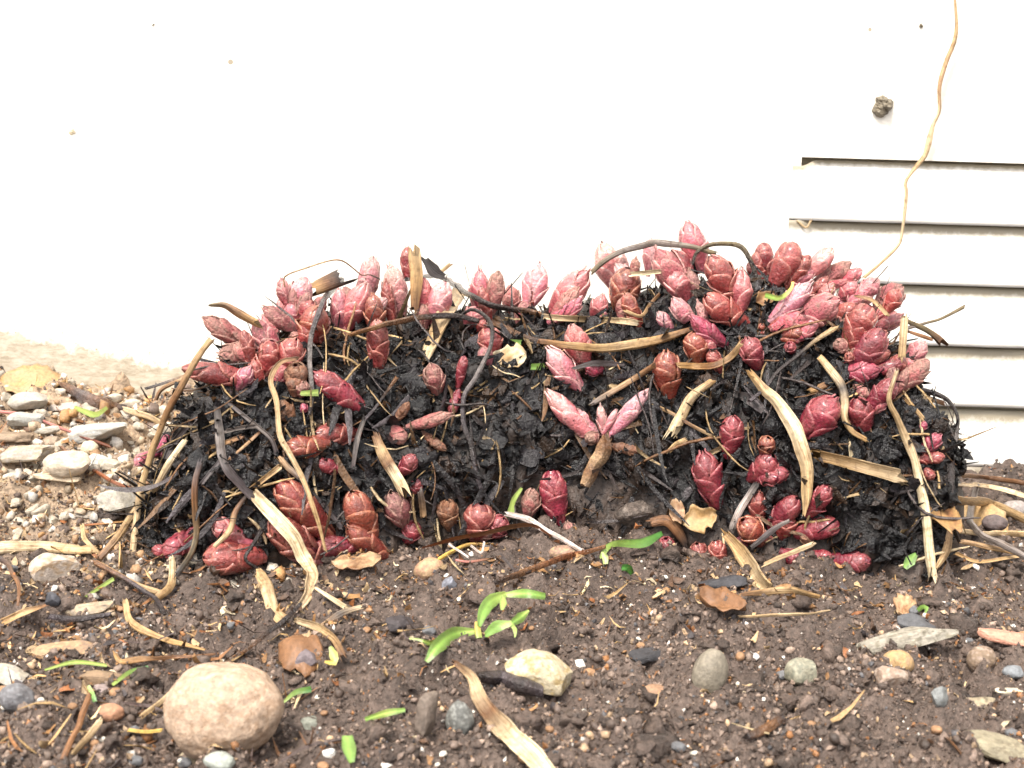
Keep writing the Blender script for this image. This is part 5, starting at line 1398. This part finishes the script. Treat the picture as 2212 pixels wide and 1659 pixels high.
for (nm, lab, cat, cx_, cy_, w_, h_, c_, kd, rt, sp_) in STONES:
    if cx_ < 320 and cy_ < 1120 and kd != 'round':
        c_ = tuple(np.array(c_) * np.array([0.90, 0.87, 0.82])); w_ *= 1.12
    stone('stone' if nm == 'boulder_pebble' else nm, lab, cat, cx_, cy_, w_, h_, c_, kd, rt, sp_, mat=BARK if cat in ('wood', 'bark', 'chip') else M_SOIL if cat == 'clod' else None,
          sink=0.08 if (w_ > 200 and cat == 'stone') or (cx_ < 320 and cy_ < 1120) else 0.12 if kd in ('slab', 'chip') else 0.25, crown=(nm == 'earth_clod'))
# the rolled dark pod beside the cream stone
sweep('seed_pod', [(1050,1462),(1085,1464),(1125,1478),(1168,1492)], [26,33,36,26], ['dark','purple','dark','purple'], 'round', 's', .003, label='rolled dark brown pod lying against the angular cream stone', cat='pod', mat=M_LITTER)

# small look-alike pebbles: one source each, copied
def pebble_set(n, size, col, kind, label, group, wfun, name='pebble'):
    pts, _ = ground_samples(n * 8, wfun)
    k = 0
    src = []
    for p in pts:
        if k >= n: break
        px, py, dz = proj(p)
        if not (0 < px < DW and py < DH): continue
        hc_ = hit(px, py, crown_only=True)
        if hc_ is not None and hc_[0] < dz: continue
        w = float(RNG.uniform(*size)) / dz * 0.45
        if len(src) < 4:
            o = stone(name, label, 'pebble', px, py, w, w * 0.72, tuple(np.array(col) * RNG.uniform(.85, 1.15)), kind, float(RNG.uniform(-.8, .8)), None, group, seed=int(RNG.integers(1, 9999)))
            src.append(o)
        else:
            s_ = src[k % 4]
            o = s_.copy(); COL.objects.link(o)
            f = float(RNG.uniform(.7, 1.3))
            o.scale = (f, f, f * float(RNG.uniform(.8, 1.1)))
            o.rotation_euler = (0, 0, float(RNG.uniform(0, 6.28)))
            o.location = (float(p[0]), float(p[1]), float(p[2]) + 0.0008 * f)
        k += 1
bankw = lambda x, y: sstep(-0.09, -0.15, x) * sstep(0.46, 0.53, y)
openw = lambda x, y: 1 - 0.8 * sstep(0.46, 0.5, y)
pebble_set(100, (22, 74), (0.41, 0.355, 0.28), 'slab', 'small pale grey gravel stone loose on the bank below the bare concrete', 'small grey gravel stones', bankw, 'gravel_stone')  # grey stone tone lifted to carry the bank's glare in its colour
pebble_set(40, (12, 38), (0.36, 0.25, 0.155), 'angular', 'small tan gravel stone loose on the bank below the bare concrete', 'small tan gravel stones', bankw, 'gravel_stone')
pebble_set(34, (8, 18), (0.62, 0.58, 0.50), 'angular', 'tiny whitish grit chip lying in dark soil', 'tiny whitish grit chips', openw, 'grit_chip')
pebble_set(40, (10, 26), (0.30, 0.17, 0.09), 'round', 'tiny tan brown pebble lying in dark soil', 'tiny tan brown pebbles', openw)
pebble_set(26, (12, 28), (0.14, 0.14, 0.145), 'angular', 'tiny blue grey pebble lying in dark soil', 'tiny blue grey pebbles', openw)

def dead_leaf(label, cx, cy, w, h, rot, cols, curl, surf, lift=0.003, seed=1, lobes=0.18):
    r = np.random.default_rng(seed)
    hh_ = hit(cx, cy)
    if surf == 'crown': hh_ = hit(cx, cy, crown_only=True) or hh_
    O = at(cx, cy, hh_[0] - lift); sc = hh_[0] / FPX
    e1 = CR; e2 = Vector((0, 1, 0.25)).normalized() if surf == 'ground' else Vector((0, 0.45, 0.9)).normalized()
    k = e2.dot(CU)
    nu, nv = 13, 9
    U, Vv = np.meshgrid(np.linspace(-1, 1, nu), np.linspace(-1, 1, nv))
    edge = np.sqrt(np.clip(1 - np.abs(U) ** 2.4, 0.02, 1)) * (1 + lobes * vnoise(np.stack([U * 4, np.sign(Vv) * 2, U * 0 + seed], -1), 1.0, seed))
    a = U * w * sc / 2; b = Vv * edge * h * sc / 2 / k
    x = a * math.cos(rot) - b * math.sin(rot) * k; y = a * math.sin(rot) / k + b * math.cos(rot)
    z = curl * w * sc * (0.5 * Vv ** 2 + 0.25 * U ** 2) + 0.10 * w * sc * vnoise(np.stack([U * 1.6, Vv * 1.6, U * 0 + seed], -1), 1.0, 3) + 0.02 * w * sc * np.sin(U * 16 + Vv * 5)
    nrm = e1.cross(e2)
    if nrm.dot(CF) > 0: nrm = -nrm
    P = np.array(O)[None, None] + np.array(e1) * x[..., None] + np.array(e2) * y[..., None] + np.array(nrm) * z[..., None]
    n = nu * nv
    V2 = np.concatenate([P.reshape(-1, 3), (P - np.array(nrm) * 0.0004).reshape(-1, 3)])
    q = (np.arange(nv - 1)[:, None] * nu + np.arange(nu - 1)[None, :]).ravel()
    f = [np.stack([q, q + 1, q + 1 + nu, q + nu], -1), np.stack([q, q + nu, q + nu + 1, q + 1], -1) + n]
    loop = list(range(nu)) + [nu * (i + 1) + nu - 1 for i in range(nv - 1)] + [n - 2 - i for i in range(nu - 1)] + [nu * (nv - 2 - i) for i in range(nv - 2)]
    lp = np.array(loop); l2 = np.roll(lp, -1)
    f.append(np.stack([lp, lp + n, l2 + n, l2], -1))
    c0, c1 = np.array(C[cols[0]]), np.array(C[cols[1]])
    t = np.clip(0.5 + 0.7 * fbm(np.stack([U * 2, Vv * 2, U * 0 + seed], -1), 1.0, 3, 0.6, 4), 0, 1)[..., None]
    cc = (c0 * (1 - t) + c1 * t).reshape(-1, 3)
    o = mesh_obj('dead_leaf', V2, np.concatenate(f), M_DRY, col=np.concatenate([cc, cc * 0.9]), loc=O)
    tag(o, label, 'leaf')
for a in [
 ('torn cream and orange dead leaf stuck on the black crown', 1098, 772, 78, 50, 0.1, ('cream', 'gold'), 0.12, 'crown', .004, 5, .35),
 ('crumpled orange tan dead leaf at the foot of the bare concrete', 72, 830, 150, 52, -0.05, ('tan', 'gold'), 0.15, 'ground', .004, 9, .2),
 ('crumpled straw coloured dead leaf at the crown foot below a burgundy bud', 1510, 1122, 74, 52, 0.3, ('gold', 'straw'), 0.35, 'crown', .004, 12, .4),
 ('flat tan dead leaf lying under the glossy red rosette at the crown foot', 770, 1212, 104, 28, 0.1, ('tan', 'brown'), 0.05, 'ground', .002, 15, .25),
 ('curled orange brown dead leaf on the soil by the thin level straw', 1560, 1308, 96, 36, -0.2, ('rust', 'brown'), 0.30, 'ground', .003, 19, .3),
 ('orange brown dead leaf behind the black wet stem', 2040, 1110, 60, 70, 0.2, ('rust', 'gold'), 0.10, 'ground', .003, 22, .2),
 ('pale orange dead leaf under the straw bundle', 2118, 1120, 110, 60, 0.0, ('straw', 'gold'), 0.05, 'ground', .002, 25, .2),
 ('small rusty dead leaf scrap on soil beside the curled green sprout', 1955, 1312, 50, 36, 0.4, ('rust', 'tan'), 0.3, 'ground', .002, 28, .3),
 ('pinkish brown torn leaf scrap beside the crumpled straw coloured leaf', 1462, 1105, 34, 50, 0.2, ('rust', 'tan'), 0.2, 'crown', .003, 31, .3),
 ('rusty brown curled bark flake under the tan straw', 648, 1388, 100, 60, -0.15, ('rust', 'brown'), -0.45, 'ground', .006, 41, .2),
 ('small ragged brown leaf scrap among litter by pale buds', 1655, 645, 48, 34, 0.4, ('gold', 'brown'), 0.2, 'crown', .003, 33, .4),
]:
    dead_leaf(*a)

# ------------------------------------------------------------------ bits on the wall and crown rim
def lump(name, label, cat, cx, cy, w, col, mode_y, n=5, seed=3):
    r = np.random.default_rng(seed)
    O = at_y(cx, cy, mode_y)
    sc = (O - CAM).dot(CF) / FPX
    Vb, Fb = ISO[2]
    VV, FF, CC, cnt = [], [], [], 0
    for i in range(n):
        s = w * sc * r.uniform(0.18, 0.32)
        c = np.array(O) + np.array([r.uniform(-.3, .3), r.uniform(-.22, -.05), r.uniform(-.25, .25)]) * w * sc
        v = Vb * (1 + 0.35 * fbm(Vb + i * 5 + seed, 1.6, 3, .6, seed)[:, None]) * s * r.uniform(.6, 1.2, 3) + c
        VV.append(v); FF.append(Fb + cnt); cnt += len(v)
        CC.append(np.tile(np.array(col) * r.uniform(.6, 1.4), (len(v), 1)))
    o = mesh_obj(name, np.concatenate(VV), np.concatenate(FF), M_CRUMB, col=np.concatenate(CC), loc=O, smooth=False)
    tag(o, label, cat)
lump('insect_case', 'small crumpled brown insect case stuck on the white wall', 'insect case', 1902, 228, 42, (0.24, 0.20, 0.14), WALL_Y, 9, 4)
lump('seed', 'tiny dark seed stuck on the wall above the insect case', 'seed', 1991, 56, 11, (0.16, 0.13, 0.08), WALL_Y, 3, 6)
lump('mud_speck', 'tiny dark mud speck alone on the white wall', 'speck', 330, 54, 7, (0.10, 0.08, 0.05), WALL_Y, 2, 8)
lump('mud_speck', 'faint tan mud streak on the white wall over the gravel bank', 'speck', 156, 283, 14, (0.5, 0.43, 0.3), WALL_Y, 3, 10)
# black curled leaf clumps at the crown's rim
def rim_clump(cx, cy, w, n, label, seed):
    hh_ = None; x = cx
    while hh_ is None and 300 < x < 2200:
        hh_ = hit(x, cy, crown_only=True); x += -8 if cx > 1100 else 8
    O = np.array(at(cx, cy, hh_[0] + 0.002)); sc = hh_[0] / FPX
    r = np.random.default_rng(seed)
    P = O + np.clip(r.normal(size=(n, 3)), -1.3, 1.3) * np.array([w, w, w * .7]) * sc * 0.22
    Nn = r.normal(size=(n, 3)); Nn /= np.linalg.norm(Nn, axis=1, keepdims=True)
    o = chips(n, P, Nn, 0.002, 0.008, (0.25, 0.6), BLK[:3], 'dead_leaf_clump', label, M_LITTER, curl=1.2, stand=0.5, cat='leaf clump')
    del o['kind']
rim_clump(2060, 985, 66, 80, 'clump of black curled rotten leaves jutting from the crown towards the wall', 3)
rim_clump(395, 870, 60, 60, 'clump of black rotten leaves under the outermost red bud beside the bare concrete', 5)

sweep('stem', [(1306,968),(1300,985),(1286,1003),(1276,1025),(1264,1050)], [34,30,26,30,24], ['brown','tan','brown','tan'], 'round', 'c', .006, plant, mat=M_DUST)
